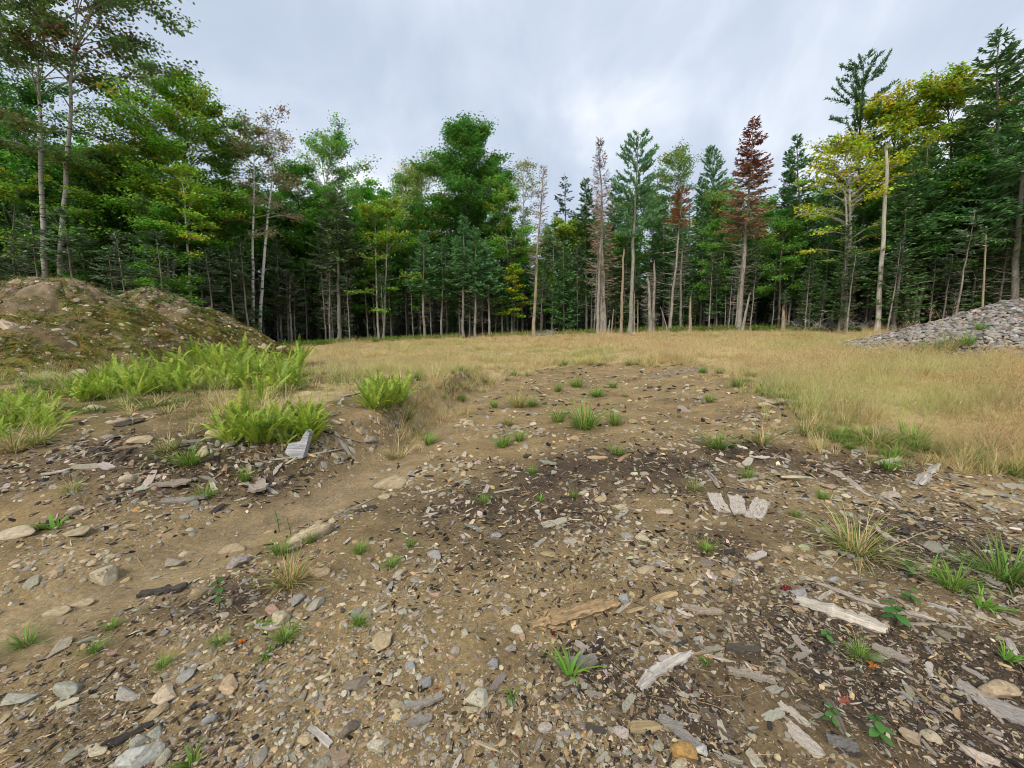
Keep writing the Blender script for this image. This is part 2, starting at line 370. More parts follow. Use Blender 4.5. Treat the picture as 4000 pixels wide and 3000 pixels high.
# the two soil mounds and the base of the cobble heap
def heap_obj(name, m, seed, colf, label, cat, rough=0.5):
    th = np.linspace(0, 2*np.pi, 261)[:-1]; rr = np.linspace(0.0, 1.22, 110)
    T_, R2 = np.meshgrid(th, rr); cx, cy = np.cos(T_)*R2, np.sin(T_)*R2
    x = m['c'][0]+cx*np.where(cx < 0, m['rx'][0], m['rx'][1]); y = m['c'][1]+cy*m['ry']
    x, y = x.ravel(), y.ravel(); z = heap_h(m, x, y, seed, rough)
    z = np.maximum(z, terrain(x, y)-0.5)+(fbm(x*4, y*4, 4, 55)-0.5)*0.22-0.10*sst(0.56, 0.68, fbm((x-m['c'][0])*0.9+3*np.arctan2(y-m['c'][1], x-m['c'][0]), (y-m['c'][1])*0.3, 3, 59))
    n = len(th); I, J = np.meshgrid(np.arange(len(rr)-1), np.arange(n), indexing='ij'); J2 = (J+1) % n
    q = np.stack([I*n+J, I*n+J2, (I+1)*n+J2, (I+1)*n+J], -1).reshape(-1, 4)[:, ::-1]
    q = q[:, ::-1]
    b = MB(); b.add(np.stack([x, y, z], -1), q, colf(x, y, z))
    return tag(link(name, b.mesh(name, MAT['soil'], True)), label, cat)
def mound_col(x, y, z):
    top = sst(1.9, 3.2, z+(fbm(x*0.8, y*0.8, 3, 5)-0.5)*1.6)[:, None]
    ms = sst(0.38, 0.6, fbm(x*1.6, y*1.6, 4, 15))[:, None]; rd = sst(0.55, 0.7, fbm(x*2.1, y*2.1, 4, 25))[:, None]
    low = np.array([0.16, 0.12, 0.06])*(1-ms)+np.array([0.15, 0.145, 0.028])*ms
    low = low*(1-rd*0.6)+np.array([0.20, 0.115, 0.04])*rd*0.6
    return low*(1-top)+np.array([0.25, 0.185, 0.12])*top
heap_obj('dirt_mound', MOUNDS[0], 40, mound_col, 'large bare-topped dirt mound, the nearer of two, with a flat boulder on it', 'mound')
heap_obj('dirt_mound', MOUNDS[1], 49, mound_col, 'farther mossy dirt mound with leafy weeds along its crest', 'mound')
heap_obj('cobble_heap', PILE, 77, lambda x, y, z: np.tile([0.13, 0.115, 0.095], (len(x), 1)), 'low heap of loose grey cobbles beside the dry grass', 'heap', 0.3)

# ------------------------------------------------------------------ trees
def trunk_line(Ht, K=14, wob=0.012):
    t = np.linspace(0, 1, K); w = np.cumsum(rng.normal(size=(K, 2)), 0)*wob*Ht/4; w = w-np.outer(t, w[-1]); w[0] = 0
    return np.column_stack([w, t*Ht])
def lean_fn(lean, Ht, pw=1.25):
    lx, ly = lean
    def f(v):
        v = v.copy(); k = np.clip(v[:, 2]/Ht, 0, 1.2)**pw; v[:, 0] += lx*k; v[:, 1] += ly*k; return v
    return f
BARKC = dict(grey=(0.24, 0.215, 0.18), pale=(0.31, 0.285, 0.24), dark=(0.13, 0.11, 0.09), birch=(0.72, 0.70, 0.64), tan=(0.33, 0.26, 0.18), white=(0.46, 0.42, 0.36), lichen=(0.40, 0.38, 0.33))

def decid(Ht, Rc, hb=0.35, nl=34, nt=9, nlf=26, leaf=0.155, col=(0.085, 0.16, 0.03), alt=(0.4, 0.33, 0.03), autumn=0.05, r0=0.15, bark='grey', bmat='bark', sparse=1.0, wide=0.75, stems=1, flat=0.55, tw=0.55):
    nt = int(nt*1.35)
    """broadleaf tree -> trunk, branch and crown builders (base at origin)"""
    tb, bb, cb_ = MB(), MB(), MB()
    for s in range(stems):
        L = trunk_line(Ht*(0.93 if s == 0 else U(0.75, 0.9)), 16, 0.018 if stems == 1 else 0.009)
        if stems > 1:
            a = s*2*np.pi/stems+0.4; k = (L[:, 2]/Ht)**0.7
            L[:, 0] += np.cos(a)*(0.16+0.03*Ht*k); L[:, 1] += np.sin(a)*(0.2+0.03*Ht*k)
        t = np.linspace(0, 1, len(L)); rad_ = r0*(1-t)**0.85+0.012; rad_[0] *= 1.35
        tubes(tb, L[None], rad_[None], 8, BARKC[bark])
        n = nl//stems
        hs = hb+(0.97-hb)*np.sort(U(0, 1, n))**0.85
        az_ = np.arange(n)*2.4+U(0, 6)+rng.normal(size=n)*0.5
        tt = (hs-hb)/(1-hb)
        Lb = Rc*np.clip(np.sin(np.pi*np.clip(0.16+0.80*tt, 0, 1))**wide, 0.15, 1)*U(0.65, 1.12, n)
        P0 = np.column_stack([np.interp(hs*Ht, L[:, 2], L[:, k]) for k in (0, 1)]+[np.minimum(hs*Ht, L[-1, 2])])
        el = np.radians(5+58*tt+rng.normal(size=n)*10)
        dirs = np.column_stack([np.cos(az_)*np.cos(el), np.sin(az_)*np.cos(el), np.sin(el)])
        sg = np.linspace(0, 1, 6)
        PB = P0[:, None]+dirs[:, None]*Lb[:, None, None]*sg[None, :, None]
        PB[:, :, 2] += (Lb[:, None]*(0.10*np.sin(sg*np.pi)[None]-0.10*sg[None]**2))
        PB += np.cumsum(rng.normal(size=PB.shape)*0.03, 1)*Lb[:, None, None]*(sg>0)[None, :, None]
        tubes(bb, PB, (0.30*r0*(0.35+Lb/Rc))[:, None]*(1-0.88*sg)[None]*0.6, 4, np.array(BARKC[bark])*0.8)
        m = n*nt; bi = np.repeat(np.arange(n), nt); ts = U(0.3, 1.02, m)
        idx = np.clip(ts*5, 0, 4.999); i0 = idx.astype(int); fr = (idx-i0)[:, None]
        T0 = PB[bi, i0]*(1-fr)+PB[bi, i0+1]*fr
        aa = az_[bi]+rng.choice([-1, 1], m)*U(0.3, 1.3, m); tl = (0.18+0.32*U(0, 1, m))*Lb[bi]*tw+0.2
        td = np.column_stack([np.cos(aa), np.sin(aa), U(-0.15, 0.45, m)+0.5*tt[bi]])
        T1 = T0+nrm(td)*tl[:, None]
        tubes(bb, np.stack([T0, (T0+T1)/2+rng.normal(size=T0.shape)*0.04, T1], 1), np.tile([0.018, 0.012, 0.005], (m, 1)), 3, np.array(BARKC[bark])*0.7)
        keep = U(0, 1, m) < sparse
        T0, T1, bi2, tl = T0[keep], T1[keep], bi[keep], tl[keep]; m = len(T0)
        # colour turns by whole sprays
        base = jit(np.array(col)*FOL, m, 0.16, 0.07); turn = U(0, 1, m) < autumn*(0.4+1.2*tt[bi2])
        mixw = np.where(turn, U(0.4, 1.0, m), U(0, 0.12, m))[:, None]; base = base*(1-mixw)+jit(alt, m, 0.2, 0.12)*mixw
        nlf = int(nlf*1.3); q = m*nlf; ti = np.repeat(np.arange(m), nlf); f2 = U(0.15, 1.15, q)[:, None]
        Pl = T0[ti]*(1-f2)+T1[ti]*f2+np.clip(rng.normal(size=(q, 3)), -1.7, 1.7)*np.array([1, 1, flat])*(0.12+0.19*tl[ti])[:, None]
        out_ = nrm(Pl-np.array([0, 0, 1.0])*Pl[:, 2:3]*1.0)
        D = rng.normal(size=(q, 3))*np.array([1, 1, 0.45])+out_*np.array([0.6, 0.6, 0])+np.array([0, 0, -0.25])
        Lf = leaf*1.12*U(0.7, 1.3, q)
        blades(cb_, Pl, D, Lf, Lf*0.38, jit(base[ti], q, 0.14, 0.05), 0.25)
    return tb, bb, cb_

def conifer(Ht, Rc, hb=0.35, style='fir', col=(0.04, 0.075, 0.042), tip=None, dens=1.0, r0=0.13, bark='grey', dead=0.75, ds=0.22, top_col=None, top_from=0.7, bare_col=None, live=1.0, broken=False, tw_w=0.05, dead_len=0.62, dead_col=(0.22, 0.2, 0.17), per=5.6, fade=0.0):
    """fir / spruce / pine / dead -> trunk, dead-branch and crown builders"""
    tb, db, cb_ = MB(), MB(), MB()
    L = trunk_line(Ht, 14, 0.012); t = np.linspace(0, 1, 14); rad_ = r0*(1-t*(0.55 if broken else 1))**0.9+0.01; rad_[0] *= 1.3
    tubes(tb, L[None], rad_[None], 9, BARKC[bark], cap=broken)
    if broken:   # splintered top
        k = 7; a = U(0, 6.28, k); p = L[-1]+np.column_stack([np.cos(a), np.sin(a), np.zeros(k)])*rad_[-1]*0.6
        tubes(tb, np.stack([p-[0, 0, 0.1], p+np.column_stack([np.zeros((k, 2)), U(0.1, 0.5, k)])], 1), np.tile([rad_[-1]*0.4, 0.01], (k, 1)), 4, np.array(BARKC['tan']))
    ax = lambda z: np.column_stack([np.interp(z, L[:, 2], L[:, 0]), np.interp(z, L[:, 2], L[:, 1]), z])
    # dead branches under the crown
    if dead > 0:
        hi = Ht*(hb+0.08) if not broken else Ht*0.98
        nd = int((hi-0.12*Ht)/ds*2.2*dead)
        if nd > 0:
            z = U(0.12*Ht, hi, nd); a = U(0, 6.28, nd); Ld = Rc*dead_len*U(0.25, 1, nd)*np.clip(0.4+0.9*z/hi, 0, 1)
            sg = np.linspace(0, 1, 6); e0, e1 = U(-0.30, 0.0, nd), U(0.15, 0.45, nd)
            az_ = a[:, None]+sg[None]*rng.normal(size=(nd, 1))*0.3
            P = ax(z)[:, None]+np.stack([np.cos(az_)*Ld[:, None]*sg, np.sin(az_)*Ld[:, None]*sg, Ld[:, None]*(e0[:, None]*sg+e1[:, None]*sg**2)], -1)
            tubes(db, P, (0.009+0.009*Ld/Rc)[:, None]*(1-0.75*sg)[None], 3, jit(dead_col, nd, 0.2, 0.03))
            k = nd*3; bi = np.repeat(np.arange(nd), 3); j = rng.integers(2, 5, k); p0 = P[bi, j]; dr = rng.normal(size=(k, 3))*[1, 1, 0.4]+nrm(P[bi, 5]-P[bi, 0])*0.8
            tubes(db, np.stack([p0, p0+nrm(dr)*U(0.15, 0.45, k)[:, None]], 1), np.tile([0.008, 0.004], (k, 1)), 3, jit(dead_col, k, 0.2, 0.03))
    if broken or live <= 0: return tb, db, cb_
    zs = np.arange(hb*Ht, 0.985*Ht, ds); zs = zs+rng.normal(size=len(zs))*ds*0.2
    nb = np.maximum(3, (per+rng.normal(size=len(zs))*0.7).astype(int)); z = np.repeat(zs, nb); n = len(z)
    z = np.clip(z+rng.normal(size=n)*ds*0.3, hb*Ht*0.9, 0.985*Ht)
    tt = np.clip((z-hb*Ht)/(Ht*(1-hb)), 0, 1)
    prof = (1-tt)**(0.8 if style != 'pine' else 0.6)*np.clip(0.62+2.2*tt, 0, 1)
    Lb = Rc*prof*U(0.62, 1.12, n)+0.10; a = U(0, 6.283, n)
    if style == 'spruce': e0, e1 = -0.22+0.75*tt**2, 0.22
    elif style == 'pine': e0, e1 = 0.02+0.45*tt, 0.25
    elif style == 'dead': e0, e1 = -0.15+0.9*tt**2, 0.28
    else: e0, e1 = -0.02+0.75*tt**2, 0.10
    e0 = e0+rng.normal(size=n)*0.09; e1 = e1+rng.normal(size=n)*0.06; sg = np.linspace(0, 1, 6)
    az_ = a[:, None]+sg[None]*rng.normal(size=(n, 1))*0.2
    P = ax(z)[:, None]+np.stack([np.cos(az_)*Lb[:, None]*sg, np.sin(az_)*Lb[:, None]*sg, Lb[:, None]*(e0[:, None]*sg+e1[:, None]*sg**2)], -1)
    bcol = dead_col if style == 'dead' else (0.10, 0.085, 0.065)
    tubes(db, P, (0.007+0.013*Lb/Rc)[:, None]*(1-0.8*sg)[None], 3, jit(bcol, n, 0.15, 0.03))
    step = 0.042/dens
    ntw = np.maximum(7, (Lb/step).astype(int)); bi = np.repeat(np.arange(n), ntw); m = len(bi)
    s = U(0.10 if style != 'pine' else 0.32, 1.02, m)**(0.85); ii = np.clip(s*5, 0, 4.999); i0 = ii.astype(int); fr = (ii-i0)[:, None]
    p0 = P[bi, i0]*(1-fr)+P[bi, i0+1]*fr
    tang = nrm(P[bi, np.minimum(i0+1, 5)]-P[bi, i0]); side = np.cross(tang, [0, 0, 1.0])*rng.choice([-1, 1], m)[:, None]
    if style == 'pine':
        D = tang*0.9+rng.normal(size=(m, 3))*0.75+np.array([0, 0, 0.55]); tl = U(0.16, 0.32, m); w = np.full(m, 0.035)
    else:
        D = tang*U(0.5, 1.1, m)[:, None]+side*U(0.3, 1.1, m)[:, None]+np.array([0, 0, -0.05 if style == 'fir' else -0.28])+rng.normal(size=(m, 3))*0.22
        tl = (0.22+0.30*(1-s)*np.minimum(Lb[bi], 1.5))*U(0.7, 1.3, m); w = tw_w*U(0.7, 1.2, m)
    c = jit(np.array(col)*FOL, m, 0.2, 0.06); c = c*(1+0.25*sst(0.6, 1.0, s))[:, None]
    if top_col is not None:
        k = sst(top_from-0.12, top_from+0.08, z[bi]/Ht+rng.normal(size=m)*0.04)[:, None]; c = c*(1-k)+jit(top_col, m, 0.25, 0.1)*k
    if bare_col is not None: w = w*0.6
    kp = U(0, 1, m) < (1-fade*(1-tt[bi]))*live*(1 if style != 'dead' else np.clip(0.35+1.3*(z[bi]/Ht-0.5), 0.12, 1))
    blades(cb_, p0[kp], D[kp], tl[kp], w[kp], c[kp], 0.3)
    return tb, db, cb_

def put_tree(name, parts, loc, label, group=None, lean=(0, 0), Ht=1.0, bmat='bark', cmat='leaf', rz=0.0, cat='tree', bname='branches', d_mat='dead_wood'):
    tb, bb, cb_ = parts; f = lean_fn(lean, Ht)
    e = bpy.data.objects.new(name, None); C.objects.link(e); e.location = loc; e.rotation_euler = (0, 0, rz); e.empty_display_size = 0.3
    tag(e, label, cat, group)
    link('trunk', tb.mesh('trunk', MAT[bmat], True, f), e)
    if bb.n: tag(link(bname, bb.mesh(bname, MAT[d_mat if cmat != 'leaf' else 'bark'], False, f), e), kind='stuff')
    if cb_.n: tag(link('crown', cb_.mesh('crown', MAT[cmat], False, f), e), kind='stuff')
    return e
def geo(pxb, Y, pxt, pyt):
    b = foot(pxb, Y); t_ = at_y(pxt, pyt, Y); return b, (float(t_[0]-b[0]), 0.0), float(t_[2]-b[2])

GRN = (0.052, 0.15, 0.02); LGT = (0.08, 0.185, 0.03); YEL = (0.55, 0.46, 0.03); YGR = (0.125, 0.215, 0.02); ORG = (0.42, 0.2, 0.03); PNK = (0.26, 0.17, 0.09); DKG = (0.036, 0.11, 0.02); OLV = (0.10, 0.165, 0.05)
# broadleaf trees along the clearing: foot px, distance, top px, top py, crown radius, settings, label
DEC = [
 (215, 25.5, 230, -260, 6.0, dict(hb=0.48, nl=70, nt=12, nlf=24, leaf=0.17, col=(0.06, 0.105, 0.025), alt=(0.22, 0.09, 0.04), autumn=0.22, r0=0.19, bark='lichen', stems=2, sparse=0.8, flat=0.4), 'tall twin-trunked tree with thin reddish green crown, the highest one behind the mounds'),
 (65, 26.0, 75, 700, 2.6, dict(hb=0.35, nl=18, nt=6, nlf=14, col=YGR, alt=YEL, autumn=0.12, r0=0.09, bark='grey', flat=0.12), 'slender young maple with flat yellow green sprays beside the tall twin-trunked tree'),
 (20, 30.0, 60, 330, 5.0, dict(hb=0.35, nl=40, nt=9, nlf=30, col=DKG, r0=0.16), 'dense dark green tree at the picture\'s edge behind the nearer mound'),
 (405, 27.5, 470, 560, 2.9, dict(hb=0.44, nl=28, nt=9, nlf=22, col=(0.085, 0.17, 0.02), alt=YEL, autumn=0.2, r0=0.11, bark='birch', stems=2, flat=0.2), 'birch-stemmed pair with layered yellow tinged sprays between the mound tops'),
 (700, 29.0, 725, 395, 5.0, dict(hb=0.36, nl=58, nt=10, nlf=28, col=(0.085, 0.19, 0.02), alt=(0.42, 0.42, 0.03), autumn=0.25, r0=0.17, bark='dark', flat=0.25), 'broad bright green maple with yellowing top above the farther mound'),
 (675, 27.5, 690, 760, 1.8, dict(hb=0.5, nl=16, nt=7, nlf=18, col=GRN, r0=0.10, bark='birch'), 'thin birch with dark patches just behind the farther mound\'s peak'),
 (745, 27.0, 705, 640, 2.2, dict(hb=0.5, nl=18, nt=8, nlf=18, col=YGR, alt=YEL, autumn=0.15, r0=0.10, bark='birch', flat=0.15), 'crooked birch leaning over the farther mound\'s sloping side'),
 (520, 36.0, 620, 285, 5.2, dict(hb=0.45, nl=38, nt=9, nlf=16, leaf=0.17, col=OLV, alt=PNK, autumn=0.1, r0=0.16, sparse=0.8), 'thin-crowned grey green tree rising behind the bright maple'),
 (870, 33.0, 900, 560, 3.4, dict(hb=0.35, nl=36, nt=9, nlf=24, col=GRN, alt=ORG, autumn=0.12, r0=0.13, bark='dark'), 'green maple with a few orange leaves next to the white birch pair'),
 (1005, 31.5, 1040, 425, 2.7, dict(hb=0.42, nl=34, nt=9, nlf=13, leaf=0.13, col=(0.15, 0.15, 0.075), alt=(0.33, 0.2, 0.11), autumn=0.45, r0=0.14, bark='birch', stems=2, sparse=0.75, flat=0.6), 'tall white birch pair with sparse pinkish crown'),
 (1180, 38.0, 1160, 640, 3.6, dict(hb=0.3, nl=40, nt=9, nlf=26, col=GRN, r0=0.14, bark='dark'), 'mid green tree filling the gap behind the white birch pair'),
 (1250, 40.0, 1305, 525, 4.4, dict(hb=0.35, nl=44, nt=10, nlf=20, col=LGT, r0=0.16, flat=0.7), 'light green poplar-like tree with feathery pointed top'),
 (1490, 35.0, 1490, 780, 2.6, dict(hb=0.20, nl=40, nt=8, nlf=15, col=(0.10, 0.19, 0.02), alt=(0.6, 0.48, 0.04), autumn=0.16, sparse=0.8, r0=0.10, bark='pale', flat=0.10, stems=2), 'small yellow mottled maple at the middle of the forest edge'),
 (1600, 44.0, 1600, 690, 4.0, dict(hb=0.35, nl=40, nt=9, nlf=24, col=OLV, r0=0.15), 'hazy grey green tree above the yellow mottled maple'),
 (1660, 41.0, 1650, 630, 3.4, dict(hb=0.5, nl=34, nt=9, nlf=14, leaf=0.14, col=(0.17, 0.22, 0.06), alt=YEL, autumn=0.1, r0=0.13, sparse=0.75, flat=0.6), 'loose pale green tree showing sky through its crown'),
 (1830, 40.0, 1825, 530, 4.2, dict(hb=0.42, nl=84, nt=12, nlf=34, leaf=0.16, col=(0.042, 0.125, 0.02), r0=0.2, bark='dark', wide=0.55, flat=0.75), 'dense round-topped dark green maple, tallest broadleaf in the middle'),
 (1985, 38.0, 1960, 720, 2.6, dict(hb=0.4, nl=30, nt=9, nlf=24, col=LGT, alt=YEL, autumn=0.1, r0=0.11), 'yellow green tree tucked against the dense round-topped maple'),
 (2040, 43.0, 2045, 615, 2.4, dict(hb=0.45, nl=30, nt=8, nlf=11, leaf=0.13, col=(0.16, 0.17, 0.08), r0=0.11, sparse=0.7, flat=0.8, bark='birch'), 'wispy pale tree before the thin dead-topped spruce'),
 (2000, 36.5, 2010, 1060, 1.5, dict(hb=0.3, nl=16, nt=7, nlf=18, col=YGR, alt=(0.68, 0.5, 0.03), autumn=0.4, r0=0.06, flat=0.12), 'short sapling with yellow sprays low at the forest edge'),
 (2230, 41.0, 2215, 860, 2.4, dict(hb=0.2, nl=30, nt=8, nlf=22, col=(0.16, 0.22, 0.03), r0=0.1), 'bright yellow green sapling glowing behind the open spruce'),
 (2640, 43.0, 2640, 610, 4.0, dict(hb=0.35, nl=44, nt=9, nlf=18, col=OLV, r0=0.15, sparse=0.85), 'grey green round tree behind the white pine'),
 (2800, 41.0, 2790, 770, 2.4, dict(hb=0.25, nl=30, nt=8, nlf=18, col=YGR, alt=ORG, autumn=0.3, r0=0.1), 'orange tinged tree hidden beside the red spruce'),
 (3290, 27.8, 3310, 560, 3.1, dict(hb=0.36, nl=40, nt=9, nlf=15, col=(0.14, 0.22, 0.02), alt=(0.8, 0.68, 0.03), autumn=0.5, r0=0.19, bark='white', sparse=0.5, flat=0.16), 'yellow maple with stout peeling whitish trunk'),
 (3490, 30.0, 3490, 420, 3.6, dict(hb=0.5, nl=48, nt=9, nlf=20, col=(0.10, 0.18, 0.02), alt=(0.85, 0.66, 0.03), autumn=0.5, r0=0.14, bark='dark', flat=0.2), 'golden topped maple behind the pale bare pole'),
 (3700, 28.0, 3700, 330, 3.5, dict(hb=0.45, nl=48, nt=9, nlf=20, leaf=0.16, col=YGR, alt=(0.6, 0.5, 0.04), autumn=0.3, r0=0.15, bark='dark', sparse=0.8, flat=0.25), 'yellow green maple spreading in front of the tall dark spruce'),
]
for pxb, Y, pxt, pyt, Rc, kw, lab in DEC:
    b, ln, Ht = geo(pxb, Y, pxt, pyt); bm_ = 'birch' if kw.get('bark') in ('birch', 'white', 'lichen') else 'bark'
    put_tree('broadleaf_tree', decid(Ht, Rc, **kw), b, lab, 'broadleaf trees along the clearing', ln, Ht, bm_, 'leaf')

FIR = (0.05, 0.108, 0.036); FIRB = (0.06, 0.125, 0.05); SPR = (0.046, 0.088, 0.03); PIN = (0.07, 0.135, 0.065); RED = (0.29, 0.105, 0.065); RBR = (0.24, 0.12, 0.06); GRYD = (0.34, 0.30, 0.25)
CON = [
 ('spruce', 830, 28.5, 830, 960, 1.9, dict(hb=0.10, col=SPR, r0=0.09), 'young dark fir filling the gap beyond the farther mound'),
 ('fir', 930, 30.0, 935, 1010, 1.5, dict(hb=0.12, col=FIR, r0=0.08), 'small fir standing left of the white birch pair'),
 ('spruce', 1325, 34.0, 1320, 735, 3.1, dict(hb=0.48, col=(0.06, 0.085, 0.038), r0=0.17, dead=1.2, dens=1.15), 'broad olive dark spruce with bare lower branches on a straight grey trunk'),
 ('fir', 1130, 33.0, 1120, 1060, 1.6, dict(hb=0.45, col=(0.05, 0.06, 0.035), r0=0.09, dead=1.2), 'thin-trunked brownish fir beside the white birch pair'),
 ('fir', 1660, 35.0, 1655, 900, 1.7, dict(hb=0.42, col=FIRB, r0=0.12, dead=1.1), 'blue green fir, first of the fir clump below the round maple'),
 ('fir', 1725, 35.5, 1725, 930, 1.6, dict(hb=0.40, col=FIR, r0=0.10, dead=1.0), 'slim fir, second in the fir clump below the round maple'),
 ('fir', 1812, 35.0, 1812, 845, 1.7, dict(hb=0.46, col=FIRB, r0=0.12, dead=1.4), 'pointed fir with many bare twigs under the dense round-topped maple'),
 ('fir', 1857, 34.5, 1857, 885, 1.7, dict(hb=0.44, col=FIRB, r0=0.11, dead=1.4), 'blue green fir fourth in the clump with dead lower twigs'),
 ('fir', 1912, 35.0, 1910, 960, 1.9, dict(hb=0.42, col=FIRB, r0=0.11, dead=0.9), 'wide low-topped fir closing the fir clump'),
 ('fir', 1965, 36.5, 1960, 1040, 1.5, dict(hb=0.35, col=FIR, r0=0.09, dead=0.8), 'short dark fir between the fir clump and the leaning spruce'),
 ('dead', 2085, 33.0, 2125, 640, 1.0, dict(hb=0.42, col=(0.16, 0.12, 0.085), r0=0.14, dead=1.1, dens=0.7, bark='tan', ds=0.24, dead_len=1.0, per=5, tw_w=0.025), 'slender leaning spruce with thin brown dying top'),
 ('spruce', 2205, 42.0, 2205, 675, 2.5, dict(hb=0.50, col=(0.04, 0.06, 0.028), r0=0.14, dens=0.75, ds=0.55, dead=0.3, per=5, tw_w=0.055), 'open dark spruce with widely spaced drooping branches'),
 ('spruce', 2200, 36.5, 2200, 940, 1.8, dict(hb=0.12, col=FIR, r0=0.1, dens=0.9), 'bushy green fir below the open spruce'),
 ('fir', 2290, 40.0, 2290, 690, 1.9, dict(hb=0.45, col=SPR, r0=0.12), 'narrow dark fir half hidden by the grey dead spruce'),
 ('dead', 2345, 32.5, 2345, 535, 1.75, dict(hb=0.20, col=(0.19, 0.13, 0.095), r0=0.2, dead=1.2, dens=1.3, tw_w=0.022, bark='pale', ds=0.2, top_col=(0.15, 0.07, 0.05), top_from=0.78, dead_col=GRYD, dead_len=1.05, per=5), 'tall grey dead spruce with rust brown spire and upcurved bare branches'),
 ('fir', 2410, 40.0, 2405, 680, 1.6, dict(hb=0.4, col=FIR, r0=0.11), 'green fir squeezed between the grey dead spruce and the pine'),
 ('pine', 2460, 33.0, 2495, 515, 2.7, dict(hb=0.50, col=PIN, r0=0.18, dead=0.5, ds=0.38, dens=2.5, bark='pale', per=6), 'tall white pine with upswept branches on a long clear grey trunk'),
 ('spruce', 2590, 39.0, 2585, 760, 2.0, dict(hb=0.2, col=FIR, r0=0.12), 'dark green spruce filling the gap beside the white pine'),
 ('fir', 2615, 33.0, 2665, 725, 1.15, dict(hb=0.74, col=(0.15, 0.066, 0.03), fade=0.4, r0=0.12, dead=1.3, dens=1.1, bark='pale', dead_len=1.5, dead_col=GRYD), 'slim leaning tree with bright orange needled tip'),
 ('fir', 2745, 38.0, 2740, 690, 1.7, dict(hb=0.25, col=FIR, r0=0.12), 'deep green fir behind the orange needled tip'),
 ('pine', 2780, 44.0, 2782, 570, 2.0, dict(hb=0.5, col=(0.085, 0.14, 0.075), r0=0.14, dens=2.2), 'pale feathery pine top rising behind the firs'),
 ('redspruce', 2885, 31.0, 2945, 455, 2.3, dict(hb=0.46, fade=0.62, col=(0.15, 0.10, 0.06), r0=0.17, dead=1.5, dens=1.7, bark='pale', ds=0.24, top_col=RED, top_from=0.74, live=1.0, dead_len=0.95, dead_col=GRYD, per=6, tw_w=0.045), 'dying spruce with dark red crown above grey bare branches'),
 ('fir', 3085, 35.0, 3080, 590, 1.7, dict(hb=0.3, col=SPR, r0=0.12), 'narrow dark fir to the rear of the red spruce'),
 ('fir', 3120, 33.0, 3115, 520, 1.9, dict(hb=0.28, col=FIR, r0=0.14), 'tall pointed dark fir between the red spruce and the pine'),
 ('pine', 3340, 31.0, 3375, 215, 3.6, dict(hb=0.52, col=(0.05, 0.09, 0.045), r0=0.2, ds=0.42, dens=2.2, bark='dark', per=5), 'tallest ragged white pine above the yellow maple'),
 ('spruce', 3240, 31.5, 3235, 900, 1.7, dict(hb=0.16, col=FIR, r0=0.1), 'green young fir at the foot of the ragged pine'),
 ('spruce', 3390, 30.5, 3380, 760, 2.0, dict(hb=0.22, col=(0.05, 0.09, 0.05), r0=0.12), 'blue dark spruce behind the pale bare pole'),
 ('fir', 3535, 26.0, 3570, 640, 2.5, dict(hb=0.42, col=FIR, r0=0.16, dead=0.9, dens=1.1), 'thick-trunked fir beside the cobble heap\'s far end'),
 ('fir', 3580, 26.5, 3625, 560, 2.4, dict(hb=0.42, col=SPR, r0=0.12, dead=1.3), 'slender-trunked fir with rows of bare twigs behind the cobble heap'),
 ('spruce', 3885, 25.0, 3908, 110, 3.5, dict(hb=0.35, col=SPR, r0=0.2, ds=0.26, dens=1.2, dead=1.2), 'tallest dark spruce with narrow spire at the picture\'s edge'),
 ('spruce', 3945, 22.5, 4040, 320, 3.4, dict(hb=0.38, col=FIR, r0=0.17, dead=1.1), 'large drooping spruce cut by the picture\'s edge above the cobble heap'),
 ('fir', 3760, 27.5, 3790, 480, 2.3, dict(hb=0.45, col=FIR, r0=0.12, dead=1.2), 'dark fir below the tall spruce, bare trunk behind the cobble heap'),
 ('spruce', 2800, 33.5, 2800, 1120, 1.35, dict(hb=0.42, col=FIR, r0=0.06, dead=0.2, ds=0.2), 'low bushy fir sapling next to the red-crowned spruce'),
]
for st, pxb, Y, pxt, pyt, Rc, kw, lab in CON:
    b, ln, Ht = geo(pxb, Y, pxt, pyt)
    st_ = 'spruce' if st == 'redspruce' else st
    nm = {'redspruce': 'dying_spruce_tree', 'fir': 'fir_tree', 'spruce': 'spruce_tree', 'pine': 'pine_tree', 'dead': 'dying_spruce_tree'}[st]
    put_tree(nm, conifer(Ht, Rc, style=st_, **kw), b, lab, 'conifers along the clearing', ln, Ht, 'bark', 'needle', U(0, 0.01))

